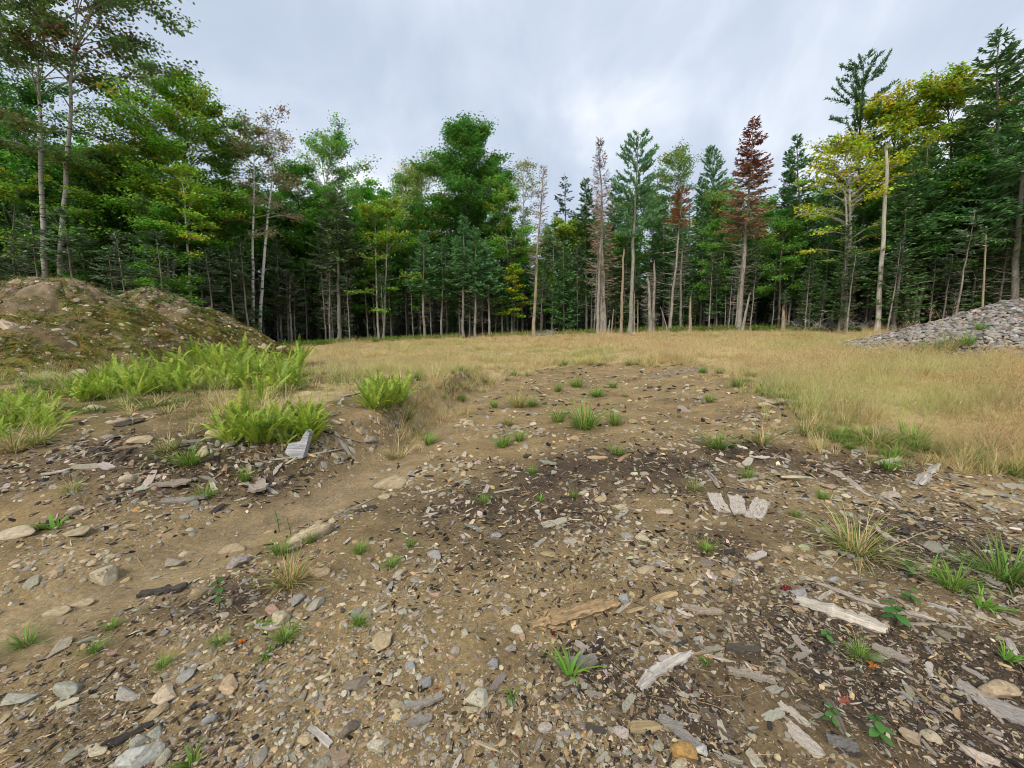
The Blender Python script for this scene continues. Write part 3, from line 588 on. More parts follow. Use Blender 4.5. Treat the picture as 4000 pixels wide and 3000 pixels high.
# snags, poles and stumps at the edge of the field
SNAG = [
 (2362, 32.4, 2358, 1060, 0.13, 0.5, 'pale', 'broken grey stem standing tight against the grey dead spruce'),
 (2335, 32.2, 2345, 960, 0.13, 0.6, 'pale', 'second grey stem leaning into the grey dead spruce'),
 (2425, 32.0, 2437, 990, 0.12, 0.4, 'tan', 'tall barkless snag with snapped top before the white pine'),
 (2388, 31.8, 2395, 1225, 0.05, 0.0, 'tan', 'short thin broken pole beside the grey dead spruce'),
 (2375, 31.8, 2380, 1270, 0.12, 0.0, 'grey', 'knee-high broken stump at the foot of the grey dead spruce'),
 (2478, 32.6, 2478, 1168, 0.05, 0.1, 'pale', 'thin dead pole just past the white pine trunk'),
 (2490, 32.8, 2492, 1190, 0.045, 0.0, 'tan', 'second thin dead pole just past the white pine trunk'),
 (2540, 32.0, 2533, 1098, 0.15, 1.8, 'pale', 'grey snag with antler-like upcurved branches, shorter of a pair'),
 (2550, 32.3, 2555, 1043, 0.13, 1.6, 'pale', 'taller grey snag of a pair, antler-like bare branches'),
 (2608, 31.5, 2585, 1215, 0.035, 0.0, 'pale', 'thin white pole leaning sharply at the field\'s edge'),
 (2695, 31.5, 2697, 1180, 0.13, 0.2, 'tan', 'rotten orange stump with a splintered top'),
 (2660, 34.0, 2665, 990, 0.1, 0.8, 'grey', 'grey bare trunk standing in shade behind the rotten orange stump'),
 (2900, 30.5, 2925, 1165, 0.11, 0.6, 'pale', 'broken stem beside the red-crowned spruce trunk'),
 (2875, 31.2, 2912, 880, 0.13, 1.2, 'pale', 'second bare grey trunk paired with the red-crowned spruce'),
 (3058, 29.5, 3060, 1213, 0.16, 0.0, 'tan', 'thick short stump near the grey brush'),
 (3070, 31.5, 3072, 1080, 0.06, 0.3, 'tan', 'thin tan snag behind the thick short stump'),
 (3425, 25.6, 3462, 590, 0.14, 0.15, 'white', 'tall pale bare pole without branches'),
 (3300, 27.4, 3302, 770, 0.09, 0.2, 'white', 'whitish dead stem snapped beside the yellow maple'),
 (3510, 28.0, 3500, 1040, 0.05, 0.2, 'grey', 'slim grey pole between the bare pole and the thick fir'),
 (2830, 32.6, 2835, 1165, 0.04, 0.1, 'grey', 'very thin grey pole behind the low bushy fir sapling'),
 (3825, 22.0, 3850, 950, 0.05, 0.2, 'tan', 'thin lichen-green pole behind the leafy bush on the cobble heap'),
 (3690, 25.5, 3700, 1000, 0.08, 0.3, 'grey', 'dim grey trunk in shade behind the cobble heap'),
 (1290, 33.5, 1288, 1060, 0.07, 1.3, 'grey', 'thin dead stem with bare twigs beside the olive spruce'),
 (1140, 32.8, 1133, 1100, 0.08, 0.5, 'pale', 'pale dead stem nearest to the white birch pair'),
 (1155, 33.4, 1150, 1180, 0.05, 0.2, 'grey', 'thin grey stem close behind the pale dead stem'),
 (70, 27.5, 60, 850, 0.07, 0.3, 'grey', 'thin grey stem behind the slender young maple'),
]
for pxb, Y, pxt, pyt, r0, dd, bk, lab in SNAG:
    b, ln, Ht = geo(pxb, Y, pxt, pyt)
    put_tree('snag', conifer(Ht, 1.5, broken=True, r0=r0, dead=dd, bark=bk, dead_col=GRYD), b, lab, 'dead snags along the clearing', ln, Ht, 'dead_wood' if bk in ('tan', 'white') else 'bark', 'needle', 0.0, 'snag', 'dead_branches')

# forest behind: shared prototypes, every tree its own object
PROT = {'fir': [], 'spruce': [], 'maple': [], 'pole': []}
def proto(kind, parts, bmat, cmat):
    tb, bb, cb_ = parts; PROT[kind].append((tb.mesh('trunk', MAT[bmat], True), bb.mesh('branches', MAT['dead_wood']) if bb.n else None, cb_.mesh('crown', MAT[cmat]) if cb_.n else None))
for i in range(4): proto('fir', conifer(12, 1.8, hb=U(0.22, 0.36), col=jit(FIR, 1)[0], r0=0.11, dead=1.2, dens=0.62), 'bark', 'needle')
for i in range(3): proto('spruce', conifer(12, 2.1, hb=U(0.05, 0.15), style='spruce', col=jit(SPR, 1)[0], r0=0.12, dens=0.6, dead=0.5), 'bark', 'needle')
for i in range(5): proto('maple', decid(12, 3.0, hb=U(0.28, 0.42), nl=34, nt=8, nlf=20, leaf=0.16, col=jit((GRN, LGT, GRN, LGT, DKG)[i], 1)[0], alt=YEL, autumn=0.03, r0=0.12, bark='dark'), 'bark', 'leaf')
for i in range(4): proto('pole', conifer(8, 1.3, hb=U(0.55, 0.7), col=jit((0.045, 0.07, 0.04), 1)[0], r0=0.07, dead=1.6, dens=0.5, ds=0.32), 'bark', 'needle')
SKY = np.array([(-400, 420), (0, 480), (300, 560), (700, 600), (900, 680), (1100, 760), (1400, 740), (1700, 760), (2000, 780), (2150, 880), (2300, 790), (2700, 730), (3000, 720), (3200, 700), (3500, 560), (3800, 480), (4400, 420)])
TLM = [(40, 'the tall twin-trunked tree'), (405, 'the birch-stemmed pair between the mounds'), (700, 'the bright maple above the farther mound'), (1005, 'the white birch pair'), (1180, 'the gap past the white birch pair'), (1325, 'the olive dark spruce'), (1490, 'the yellow mottled maple'), (1660, 'the first fir of the clump'), (1830, 'the round-topped maple'), (1985, 'the short yellow-sprayed sapling'), (2085, 'the slender leaning spruce'), (2205, 'the open dark spruce'), (2345, 'the grey dead spruce'), (2470, 'the white pine'), (2550, 'the antler-like snag pair'), (2640, 'the orange-tipped tree'), (2760, 'the low bushy fir sapling'), (2885, 'the red-crowned spruce'), (3060, 'the thick short stump'), (3150, 'the tall pointed fir'), (3290, 'the yellow maple'), (3425, 'the tall bare pole'), (3560, 'the thick-trunked fir'), (3720, 'the cobble heap\'s fir seedling'), (3900, 'the tallest dark spruce')]
def tree_mark(px): return min(TLM, key=lambda t: abs(t[0]-px))[1]
LB = {'fir': ('fir_tree', '{} fir in the forest shade behind {}'), 'spruce': ('spruce_tree', '{} bushy spruce in the forest shade behind {}'), 'maple': ('broadleaf_tree', '{} broadleaf tree in the second rank behind {}'), 'pole': ('fir_tree', '{} spindly bare-stemmed young fir beside {}')}
def back_tree(kind, px, Y, pyt):
    b = foot(px, Y); top = at_y(px, pyt, Y)[2]; Hh = max(2.0, top-b[2])
    tm, bm2, cm = PROT[kind][rng.integers(len(PROT[kind]))]; nm, lab = LB[kind]
    e = bpy.data.objects.new(nm, None); C.objects.link(e); e.location = b; s = Hh/(8 if kind == 'pole' else 12)
    w = s*U(0.9, 1.15) if s < 1.3 else s*U(0.8, 0.95); e.scale = (w, w, s); e.rotation_euler = (U(-0.03, 0.03), U(-0.03, 0.03), U(0, 6.28)); e.empty_display_size = 0.3
    mk = tree_mark(px); sz_ = 'tall' if Hh > 11.5 else 'short' if Hh < 6.5 else 'middling'; lab = lab.format(sz_, mk); tag(e, lab, 'tree', lab.replace(' fir ', ' firs ').replace('spruce in', 'spruces in').replace('tree in', 'trees in'))
    link('trunk', tm, e)
    if bm2: tag(link('branches', bm2, e), kind='stuff')
    if cm: tag(link('crown', cm, e), kind='stuff')
for row, (dy, n, lift) in enumerate(((2.2, 48, 110), (4.5, 48, 50), (8.0, 50, 10), (13.0, 50, -15), (20.0, 46, -20), (28.0, 44, -10))):
    for i in range(n):
        px = -330+(i+U(0.1, 0.9))*4660/n
        xx = (px-2000)/F*34; Y = treeline(xx)+dy+U(-1.2, 1.8)
        if px < -60 or px > 4060: Y += 0
        pl = 0.62 if px < 1700 else 0.30 if px < 3000 else 0.16
        kind = 'maple' if U(0, 1) < pl*(0.6 if row < 1 else 1.2 if row < 4 else 0.4) else ('fir' if U(0, 1) < (0.55 if row < 3 else 0.15) else 'spruce')
        py = np.interp(px, SKY[:, 0], SKY[:, 1])+lift+abs(rng.normal())*70
        back_tree(kind, px, Y, py)
for i in range(70):
    px = -250+(i+U(0, 1))*4500/70; xx = (px-2000)/F*34; back_tree('spruce', px, treeline(xx)+U(1.5, 14), U(880, 1130)-(100 if px < 400 or px > 3500 else 0))
for i in range(64):
    px = -100+(i+U(0, 1))*4200/64; xx = (px-2000)/F*34; Y = treeline(xx)+U(-0.6, 3.5)
    back_tree('pole', px, Y, U(900, 1150)-(120 if px < 400 or px > 3500 else 0))

# ------------------------------------------------------------------ scattering for what nobody could count
def scatter(name, protos, P, rot, scl, tint, mat):
    """one 'stuff' object: its mesh holds the prototype shapes and one loose point for each piece; geometry nodes set the pieces on the points"""
    V, Q, T3, Cc, K = [], [], [], [], []; n0 = 0
    for k, p in enumerate(protos):
        v, q, t, c = p.raw(); V.append(v); Q.append(q+n0); T3.append(t+n0); Cc.append(c); K.append(np.full(len(v), k)); n0 += len(v)
    n = len(P); V.append(P); Cc.append(np.ones((n, 3))); K.append(np.full(n, -1))
    me = bpy.data.meshes.new(name); fill_mesh(me, np.concatenate(V), np.concatenate(Q), np.concatenate(T3), False)
    def attr(nm, typ, key, first, data):
        a = me.attributes.new(nm, typ, 'POINT'); full = np.concatenate([first, data]); a.data.foreach_set(key, full.ravel())
    c4 = np.concatenate(Cc); a = me.attributes.new('col', 'FLOAT_COLOR', 'POINT'); a.data.foreach_set('color', np.hstack([c4, np.ones((len(c4), 1))]).astype(np.float32).ravel())
    a = me.attributes.new('proto', 'INT', 'POINT'); a.data.foreach_set('value', np.concatenate(K).astype(np.int32))
    attr('rot', 'FLOAT_VECTOR', 'vector', np.zeros((n0, 3), np.float32), np.asarray(rot, np.float32))
    attr('scl', 'FLOAT_VECTOR', 'vector', np.ones((n0, 3), np.float32), np.asarray(scl, np.float32))
    attr('pick', 'INT', 'value', np.zeros(n0, np.int32), rng.integers(0, len(protos), n).astype(np.int32))
    attr('tint', 'FLOAT_COLOR', 'color', np.ones((n0, 4), np.float32), np.hstack([tint, np.ones((n, 1))]).astype(np.float32))
    me.materials.append(mat)
    ob = link(name, me)
    g = bpy.data.node_groups.new(name+'_scatter', 'GeometryNodeTree')
    g.interface.new_socket('Geometry', in_out='INPUT', socket_type='NodeSocketGeometry'); g.interface.new_socket('Geometry', in_out='OUTPUT', socket_type='NodeSocketGeometry')
    gi, go = g.nodes.new('NodeGroupInput'), g.nodes.new('NodeGroupOutput'); L_ = g.links.new
    def named(nm, typ):
        x = g.nodes.new('GeometryNodeInputNamedAttribute'); x.data_type = typ; x.inputs['Name'].default_value = nm; return x.outputs['Attribute']
    pa = named('proto', 'INT'); jn = g.nodes.new('GeometryNodeJoinGeometry')
    def pickk(k):
        cm = g.nodes.new('FunctionNodeCompare'); cm.data_type = 'INT'; cm.operation = 'EQUAL'; L_(pa, cm.inputs[2]); cm.inputs[3].default_value = k
        sg = g.nodes.new('GeometryNodeSeparateGeometry'); sg.domain = 'POINT'; L_(gi.outputs[0], sg.inputs[0]); L_(cm.outputs[0], sg.inputs[1]); return sg.outputs[0]
    for k in range(len(protos)):
        ti = g.nodes.new('GeometryNodeGeometryToInstance'); L_(pickk(k), ti.inputs[0]); L_(ti.outputs[0], jn.inputs[0])
    ip = g.nodes.new('GeometryNodeInstanceOnPoints'); L_(pickk(-1), ip.inputs['Points']); L_(jn.outputs[0], ip.inputs['Instance'])
    ip.inputs['Pick Instance'].default_value = True; L_(named('pick', 'INT'), ip.inputs['Instance Index'])
    er = g.nodes.new('FunctionNodeEulerToRotation'); L_(named('rot', 'FLOAT_VECTOR'), er.inputs[0]); L_(er.outputs[0], ip.inputs['Rotation']); L_(named('scl', 'FLOAT_VECTOR'), ip.inputs['Scale'])
    L_(ip.outputs[0], go.inputs[0])
    md = ob.modifiers.new('scatter', 'NODES'); md.node_group = g
    return tag(ob, kind='stuff')
def tangent_rot(P, tilt=0.15):
    """euler angles that lay a piece on the slope with a random heading"""
    e_ = 0.06; n = len(P)
    hx = (H(P[:, 0]+e_, P[:, 1])-H(P[:, 0]-e_, P[:, 1]))/(2*e_); hy = (H(P[:, 0], P[:, 1]+e_)-H(P[:, 0], P[:, 1]-e_))/(2*e_)
    hz = U(0, 6.283, n)
    # slope in the piece's own heading
    gx_, gy_ = np.cos(hz)*hx+np.sin(hz)*hy, -np.sin(hz)*hx+np.cos(hz)*hy
    return np.column_stack([np.arctan(gy_)+rng.normal(size=n)*tilt, -np.arctan(gx_)+rng.normal(size=n)*tilt, hz])

# ------------------------------------------------------------------ shapes for small things
def ico(sub):
    bm = bmesh.new(); bmesh.ops.create_icosphere(bm, subdivisions=sub, radius=1.0); bm.verts.ensure_lookup_table()
    v = np.array([x.co[:] for x in bm.verts]); f = np.array([[x.index for x in p.verts] for p in bm.faces]); bm.free(); return v, f
ICO = {k: ico(k) for k in (1, 2, 3)}
def stone_mb(sub, ncut=9, lo=0.5, hi=0.9, sq=(1, 0.75, 0.5), nz=0.05):
    v, f = ICO[sub]; v = v.copy()
    for i in range(ncut):
        n = nrm(rng.normal(size=3)); d = U(lo, hi); k = np.maximum(0, v@n-d); v = v-k[:, None]*n
    w = nrm(rng.normal(size=(5, 3)))*U(2, 5, 5)[:, None]
    v = v*(1+nz*np.sin(v@w.T+U(0, 6, 5)).sum(1)/2)[:, None]
    v = v*np.array(sq)/np.abs(v).max(0)
    m = MB(); m.add(v, f); return m
def flake_mb(n=9, el=0.55, th=0.10, rag=0.35, warp=0.12):
    a = np.sort(np.arange(n)*2*np.pi/n+U(-0.25, 0.25, n)); r = 1-rag*U(0, 1, n)
    x, y = np.cos(a)*r, np.sin(a)*r*el; z = warp*(x*x-0.3)*U(-1, 1)+warp*x*y*U(-2, 2)
    top = np.column_stack([x*0.94, y*0.94, z+th*U(0.6, 1.2, n)]); bot = np.column_stack([x, y, z-th*0.5]); ce = np.array([[0, 0, th*1.05+rng.normal()*0.02]])
    V = np.vstack([top, bot, ce]); i = np.arange(n); j = (i+1) % n
    m = MB(); m.add(V, np.vstack([np.stack([np.full(n, 2*n), i, j], 1)])); m.q.append(np.stack([i, n+i, n+j, j], 1)); return m
def splinter_mb(K=5, w=0.09, h=0.06, bend=0.1):
    x = np.linspace(-1, 1, K); wd = w*(1-0.75*np.abs(x)**3)*U(0.75, 1.25, K); yo = bend*(x*x-0.3)*U(-1, 1)
    hh = h*(1-0.5*np.abs(x)**3)
    V = np.concatenate([np.column_stack([x, yo+sy*wd, sz*hh*U(0.8, 1.2, K)]) for sy, sz in ((-1, -1), (1, -1), (1, 1), (-1, 1))])
    q = []
    for s in range(4):
        s2 = (s+1) % 4
        for k in range(K-1): q.append((s*K+k, s2*K+k, s2*K+k+1, s*K+k+1))
    q += [(0, 3*K, 2*K, K), (K-1, 2*K-1, 3*K-1, 4*K-1)]
    m = MB(); m.add(V, q); return m
def strip_blades(mb, P0, D, L, W, droop, c0, c1, K=4):
    """arching grass blades: base points, horizontal+up start directions, lengths, widths, droop, colours root->tip"""
    n = len(P0); t = np.linspace(0, 1, K); D = nrm(D); hor = D.copy(); hor[:, 2] = 0; hor = nrm(hor)
    P = P0[:, None]+D[:, None]*(L[:, None]*t)[..., None]
    P = P+(hor[:, None]*0.5-np.array([0, 0, 1.0]))*(droop[:, None]*L[:, None]*t**2)[..., None]
    s = nrm(np.cross(hor+rng.normal(size=(n, 3))*0.25, [0, 0, 1.0]))
    w = W[:, None]*(1-t[None]**1.5*0.92)
    V = np.stack([P-s[:, None]*w[..., None], P+s[:, None]*w[..., None]], 2)
    b = (np.arange(n)*K*2)[:, None]+np.arange(K-1)[None]*2
    q = np.stack([b, b+1, b+3, b+2], -1).reshape(-1, 4)
    col = c0[:, None]*(1-t[None, :, None])+c1[:, None]*t[None, :, None]
    mb.add(V.reshape(-1, 3), q, np.repeat(col.reshape(-1, 3), 2, axis=0))
def tuft_mb(n=45, hgt=0.3, spread=0.7, rad=0.05, w=0.004, green=(0.10, 0.19, 0.03), straw=(0.42, 0.30, 0.13), fs=0.35, droop=0.35, K=4, seed_heads=0):
    m = MB(); a = U(0, 6.283, n); r = rad*np.sqrt(U(0, 1, n)); sp = spread*U(0.1, 1, n)
    P0 = np.column_stack([np.cos(a)*r, np.sin(a)*r, np.full(n, -0.02)]); a2 = a+rng.normal(size=n)*0.5
    D = np.column_stack([np.cos(a2)*sp, np.sin(a2)*sp, np.ones(n)]); L = hgt*U(0.5, 1.15, n)
    st = (U(0, 1, n) < fs)[:, None]; g = jit(green, n, 0.2, 0.08); s_ = jit(straw, n, 0.18, 0.06)
    c1 = np.where(st, s_, g*1.15); c0 = np.where(st, s_*0.8, g*0.75)
    strip_blades(m, P0, D, L, np.full(n, w)*U(0.7, 1.3, n), droop*U(0.3, 1.3, n), c0, c1, K)
    if seed_heads:
        k = seed_heads; a = U(0, 6.283, k); D = np.column_stack([np.cos(a)*0.3, np.sin(a)*0.3, np.ones(k)])
        sc = jit(straw, k, 0.15, 0.05); L = hgt*U(1.2, 1.9, k)
        strip_blades(m, np.zeros((k, 3)), D, L, np.full(k, w*0.5), np.full(k, 0.2), sc*0.85, sc, 5)
        P1 = nrm(D)*L[:, None]; hor = nrm(D*[1, 1, 0]); P1 = P1+(hor*0.5-np.array([0, 0, 1]))*(0.2*L)[:, None]
        kk = np.repeat(np.arange(k), 7); p = P1[kk]+rng.normal(size=(len(kk), 3))*[0.012, 0.012, 0.03]*hgt*4
        blades(m, p, rng.normal(size=(len(kk), 3))+[0, 0, 1], np.full(len(kk), 0.09*hgt), np.full(len(kk), w*0.8), jit((0.66, 0.48, 0.26), len(kk), 0.2))
    return m

# ------------------------------------------------------------------ dry grass of the field
def field_points(n, ylo, yhi, seed):
    y = ylo*(yhi/ylo)**U(0, 1, n); x = U(-1.45, 1.45, n)*(y+1.0)
    return x, y
field_protos = [tuft_mb(26, 1.0, 1.0, 0.24, 0.014, (0.50, 0.48, 0.10), (0.92, 0.71, 0.40), 0.86, 0.4, 4, 4) for i in range(6)]
x, y = field_points(64000, 4.2, 37, 1)
ok = ~edge_y(x+rng.normal(size=len(x))*0.35, y+rng.normal(size=len(x))*0.55) & (y < treeline(x)-0.3)
for m in MOUNDS: ok &= heap_h(m, x, y) < terrain(x, y)+0.05
ok &= heap_h(PILE, x, y, 77, 0.3) < terrain(x, y)+0.12
g = gully(x, y); ok &= ~((g > -0.3) & (y < 8.5) & (x < -1.7) & (U(0, 1, len(x)) < 0.85))      # the fern bank keeps only a little grass
ok &= ~(left_part(x, y) & (U(0, 1, len(x)) < 0.88))
x, y = x[ok], y[ok]; P = np.column_stack([x, y, H(x, y)-0.01]); n = len(P)
gp = sst(0.54, 0.72, fbm(x*0.3, y*0.40, 3, 131))*0.45+sst(4, 9, x)*sst(15, 6, y)*0.30*sst(0.45, 0.65, fbm(x*0.7, y*0.7, 2, 9)); gp = np.clip(gp, 0, 0.9)[:, None]
hh = (0.10+0.30*sst(0.3, 0.75, fbm(x*1.1, y*1.1, 3, 17))+0.04*sst(3, 7, x)*(1-sst(12, 16, y)))*0.9*U(0.7, 1.3, n)
cl_ = (0.8+0.42*fbm(x*2.2, y*2.2, 3, 501))[:, None]; tint = jit((1.0, 0.97, 0.92), n, 0.18, 0.05)*cl_*(1-gp)+jit((0.62, 1.0, 0.5), n, 0.15, 0.05)*gp
rd = sst(0.55, 0.72, fbm(x*0.35+5, y*0.5, 3, 171))[:, None]; tint = tint*(1-rd*0.5)+tint*np.array([1.0, 0.86, 0.78])*rd*0.5
far = np.clip(y/14, 0.6, 1.6)
tag(scatter('dry_grass', field_protos, P, np.column_stack([rng.normal(size=n)*0.25, rng.normal(size=n)*0.25, U(0, 6.28, n)]), np.column_stack([hh*far**0.7, hh*far**0.7, hh]), tint, MAT['grass_field']), 'knee-high straw-coloured dry grass covering the clearing', 'grass')

# taller seed stalks standing out of it
x, y = field_points(5200, 4.6, 30, 2); ok = ~edge_y(x, y) & (y < treeline(x)-1) & (x > -3.0-0.35*np.maximum(0, y-9)) & (heap_h(PILE, x, y, 77, 0.3) < terrain(x, y)) & (sst(0.35, 0.7, fbm(x*0.9, y*0.9, 3, 401)) > U(0, 1, len(x)))
x, y = x[ok], y[ok]; n = len(x); hh = U(0.3, 0.62, n); P = np.column_stack([x, y, H(x, y)-0.01])
scatter('seed_stalks', [tuft_mb(5, 0.7, 0.9, 0.1, 0.008, (0.4, 0.42, 0.1), (0.80, 0.60, 0.32), 0.7, 0.5, 4, 7) for i in range(5)], P, np.column_stack([rng.normal(size=n)*0.2, rng.normal(size=n)*0.2, U(0, 6.28, n)]), np.column_stack([hh, hh, hh])*0.62, jit((1, 0.95, 0.88), n, 0.2, 0.06), MAT['grass_field'])
# low weeds and straw on the bank and at the mounds' feet
x = U(-17, -1.4, 5200); y = U(4.6, 15, 5200); g = gully(x, y); ok = (g > 0.25) & ~edge_y(x, y) & (sst(0.38, 0.6, fbm(x*1.3, y*1.3, 3, 431)) > U(0, 1, len(x)))
x, y = x[ok], y[ok]; n = len(x); hh = U(0.06, 0.22, n); P = np.column_stack([x, y, H(x, y)]); gk = (U(0, 1, n) < 0.6)[:, None]
scatter('bank_weeds', [tuft_mb(20, 1.0, 1.3, 0.35, 0.03, (0.9, 0.9, 0.9), (1, 1, 1), 0.3, 0.5, 4) for i in range(4)], P, np.column_stack([rng.normal(size=n)*0.2, rng.normal(size=n)*0.2, U(0, 6.28, n)]), np.column_stack([hh*1.3, hh*1.3, hh]), np.where(gk, jit((0.19, 0.28, 0.05), n, 0.2, 0.1), jit((0.55, 0.42, 0.20), n, 0.2, 0.06)), MAT['grass_field'])

# ------------------------------------------------------------------ loose stones, bark and wood on the bare soil
PAL = [((0.38, 0.29, 0.17), 'tan'), ((0.31, 0.28, 0.21), 'olive grey'), ((0.27, 0.255, 0.225), 'blue grey'), ((0.44, 0.37, 0.255), 'cream'), ((0.20, 0.165, 0.125), 'brownish grey'), ((0.36, 0.24, 0.17), 'pinkish'), ((0.46, 0.27, 0.10), 'rusty orange')]
PW = np.array([0.29, 0.24, 0.14, 0.18, 0.10, 0.04, 0.01]); PW = PW/PW.sum()
PALC = np.array([p[0] for p in PAL])
def soil_points(n, lo=1425, hi=3250, xlo=-350, xhi=4350):
    px, py = U(xlo, xhi, n), lo+(hi-lo)*U(0, 1, n)
    P = at(px, py); k = edge_y(P[:, 0], P[:, 1]) & (P[:, 1] < 30); P = P[k]
    return P, depth(P)
# gravel too small to tell apart
P, dp = soil_points(52000); hm = humus(P[:, 0], P[:, 1]); cl = fbm(P[:, 0]*1.3, P[:, 1]*1.3, 3, 201); g = gully(P[:, 0], P[:, 1])
k = (U(0, 1, len(P)) < np.clip(0.10+2.6*(cl-0.33), 0.06, 1)*(1-0.55*hm)*np.where((np.abs(g) < 0.30) & (P[:, 1] > 1.5), 0.16, 1)); P, dp, hm = P[k], dp[k], hm[k]; n = len(P)
spx = 5+22*U(0, 1, n)**3.2
sz = np.clip(spx*dp/F*0.5, 0.004, 0.05)*U(0.8, 1.3, n)
scl = np.column_stack([sz*U(0.9, 1.6, n), sz*U(0.65, 1.1, n), sz*U(0.22, 0.6, n)])
tn = jit(PALC[rng.choice(len(PAL), n, p=PW)], n, 0.18, 0.04)*(1-0.35*hm[:, None])
P[:, 2] += scl[:, 2]*0.05
scatter('gravel', [stone_mb(2, 9, 0.45, 0.85, (1, 1, 1), 0.04) for i in range(10)], P, tangent_rot(P, 0.25), scl, tn, MAT['stone_inst'])
# bark crumbs and wood chips too small to tell apart
P, dp = soil_points(88000); hm = humus(P[:, 0], P[:, 1]); cl = fbm(P[:, 0]*1.7+9, P[:, 1]*1.7, 3, 231); g = gully(P[:, 0], P[:, 1])
k = (U(0, 1, len(P)) < np.clip(0.24+0.75*hm+1.9*(cl-0.52), 0.04, 1)*np.where((np.abs(g) < 0.32) & (P[:, 1] > 1.5), 0.1, 1)); P, dp, hm = P[k], dp[k], hm[k]; n = len(P)
sz = np.clip((7+36*U(0, 1, n)**3.2)*dp/F*0.5, 0.006, 0.10)
kind = rng.choice(4, n, p=[0.36, 0.31, 0.10, 0.23]); cols = np.array([(0.33, 0.28, 0.215), (0.035, 0.028, 0.022), (0.38, 0.27, 0.14), (0.15, 0.105, 0.065)])
tn = jit(cols[kind], n, 0.35, 0.05); P[:, 2] += sz*0.10
scatter('wood_debris', [flake_mb(int(U(7, 11)), U(0.4, 0.85), U(0.05, 0.12), 0.5) for i in range(10)]+[splinter_mb(4, U(0.14, 0.28), 0.07) for i in range(3)], P, tangent_rot(P, 0.3), np.column_stack([sz*U(0.8, 1.5, n), sz*U(0.7, 1.1, n), sz]), tn, MAT['chip_inst'])
# dead straws lying about
P, dp = soil_points(900); n = len(P); sz = np.clip(U(40, 120, n)*dp/F*0.5, 0.02, 0.2); P[:, 2] += 0.012
scatter('dead_straw', [splinter_mb(6, 0.012, 0.010, 0.25) for i in range(4)], P, tangent_rot(P, 0.12), np.column_stack([sz, sz, sz]), jit((0.40, 0.30, 0.17), n, 0.25, 0.05), MAT['chip_inst'])

GLM = [(2240, 2410, 'the rotten log'), (3280, 2400, 'the bleached white log'), (2600, 2620, 'the silver driftwood'), (2880, 1990, 'the weathered wood blocks'), (1530, 1890, 'the rounded tan boulder'), (1210, 2095, 'the long smooth cream boulder'), (1145, 1780, 'the silver stump chunk'), (545, 2960, 'the largest pale grey stone'), (2670, 2940, 'the rusty orange stone'), (3345, 2150, 'the big arching tuft'), (2640, 1460, 'the grey fallen trunk'), (420, 2255, 'the blocky cream stone'), (945, 2510, 'the bright orange leaf'), (3380, 1920, 'the split pale board'), (2280, 1670, 'the largest middle tuft'), (3130, 2850, 'the white peeling bark'), (1860, 2735, 'the broad flat cream stone'), (65, 2090, 'the broad flat cream rock'), (3420, 2930, 'the tallest leafy seedling'), (3055, 1575, 'the flat pale rocks'), (270, 2700, 'the flat olive grey slab'), (3120, 1872, 'the whitish slab'), (1130, 2285, 'the yellow straw tuft'), (3900, 2720, 'the big tan mossy stone'), (3800, 2330, 'the lime green tuft'), (2350, 1955, 'the line of pale stones'), (1600, 2135, 'the broad-bladed sprout'), (1938, 2098, 'the smooth grey cobble'), (1490, 2900, 'the long cream stone'), (2530, 2232, 'the large tan cobble'), (3640, 1880, 'the tipped silver wood'), (700, 1920, 'the layered bark sheets'), (500, 1730, 'the flat yellowish rock'), (1900, 1670, 'the short brown board'), (640, 2310, 'the black charred bark'), (2080, 1850, 'the dark litter\'s tiny tuft'), (1640, 2700, 'the grey upright block'), (1320, 2520, 'the stony patch\'s white-rooted tuft')]
def ground_mark(P):
    d = float(depth(P)); px = 2000+F*P[0]/d; py = 1500-F*(P[1]*sP+(P[2]-EYE_Z)*cP)/d
    return min(GLM, key=lambda t: math.hypot(t[0]-px, (t[1]-py)*1.3))[2]
# single stones: named ones first  (px, py, width px, height/width seen, palette, thickness, label)
smesh = [stone_mb(3, 13, 0.5, 0.86, (1, 1, 1), 0.05).mesh('stone', MAT['stone'], True) for i in range(14)]
smesh_ang = [stone_mb(3, 14, 0.45, 0.8, (1, 1, 1), 0.03).mesh('stone', MAT['stone'], False) for i in range(8)]
def add_stone(P, w, asp, th, col, label, group=None, ang=False, heading=None, sink=0.25, name='stone'):
    me = (smesh_ang if ang else smesh)[rng.integers(8)]
    o = link(name, me, None, (P[0], P[1], P[2]+w*0.5*th*(1-2*sink)), tangent_rot(P[None], 0.1)[0])
    if heading is not None: o.rotation_euler.z = heading
    o.scale = (w*0.5, w*0.5*asp, w*0.5*th); o.color = (*col, 1)
    return tag(o, label, 'stone', group)
TAN, CRM, GRY, BLU, ORA, BRN = (0.40, 0.32, 0.20), (0.46, 0.385, 0.26), (0.33, 0.31, 0.255), (0.30, 0.30, 0.285), (0.46, 0.27, 0.09), (0.30, 0.25, 0.19)
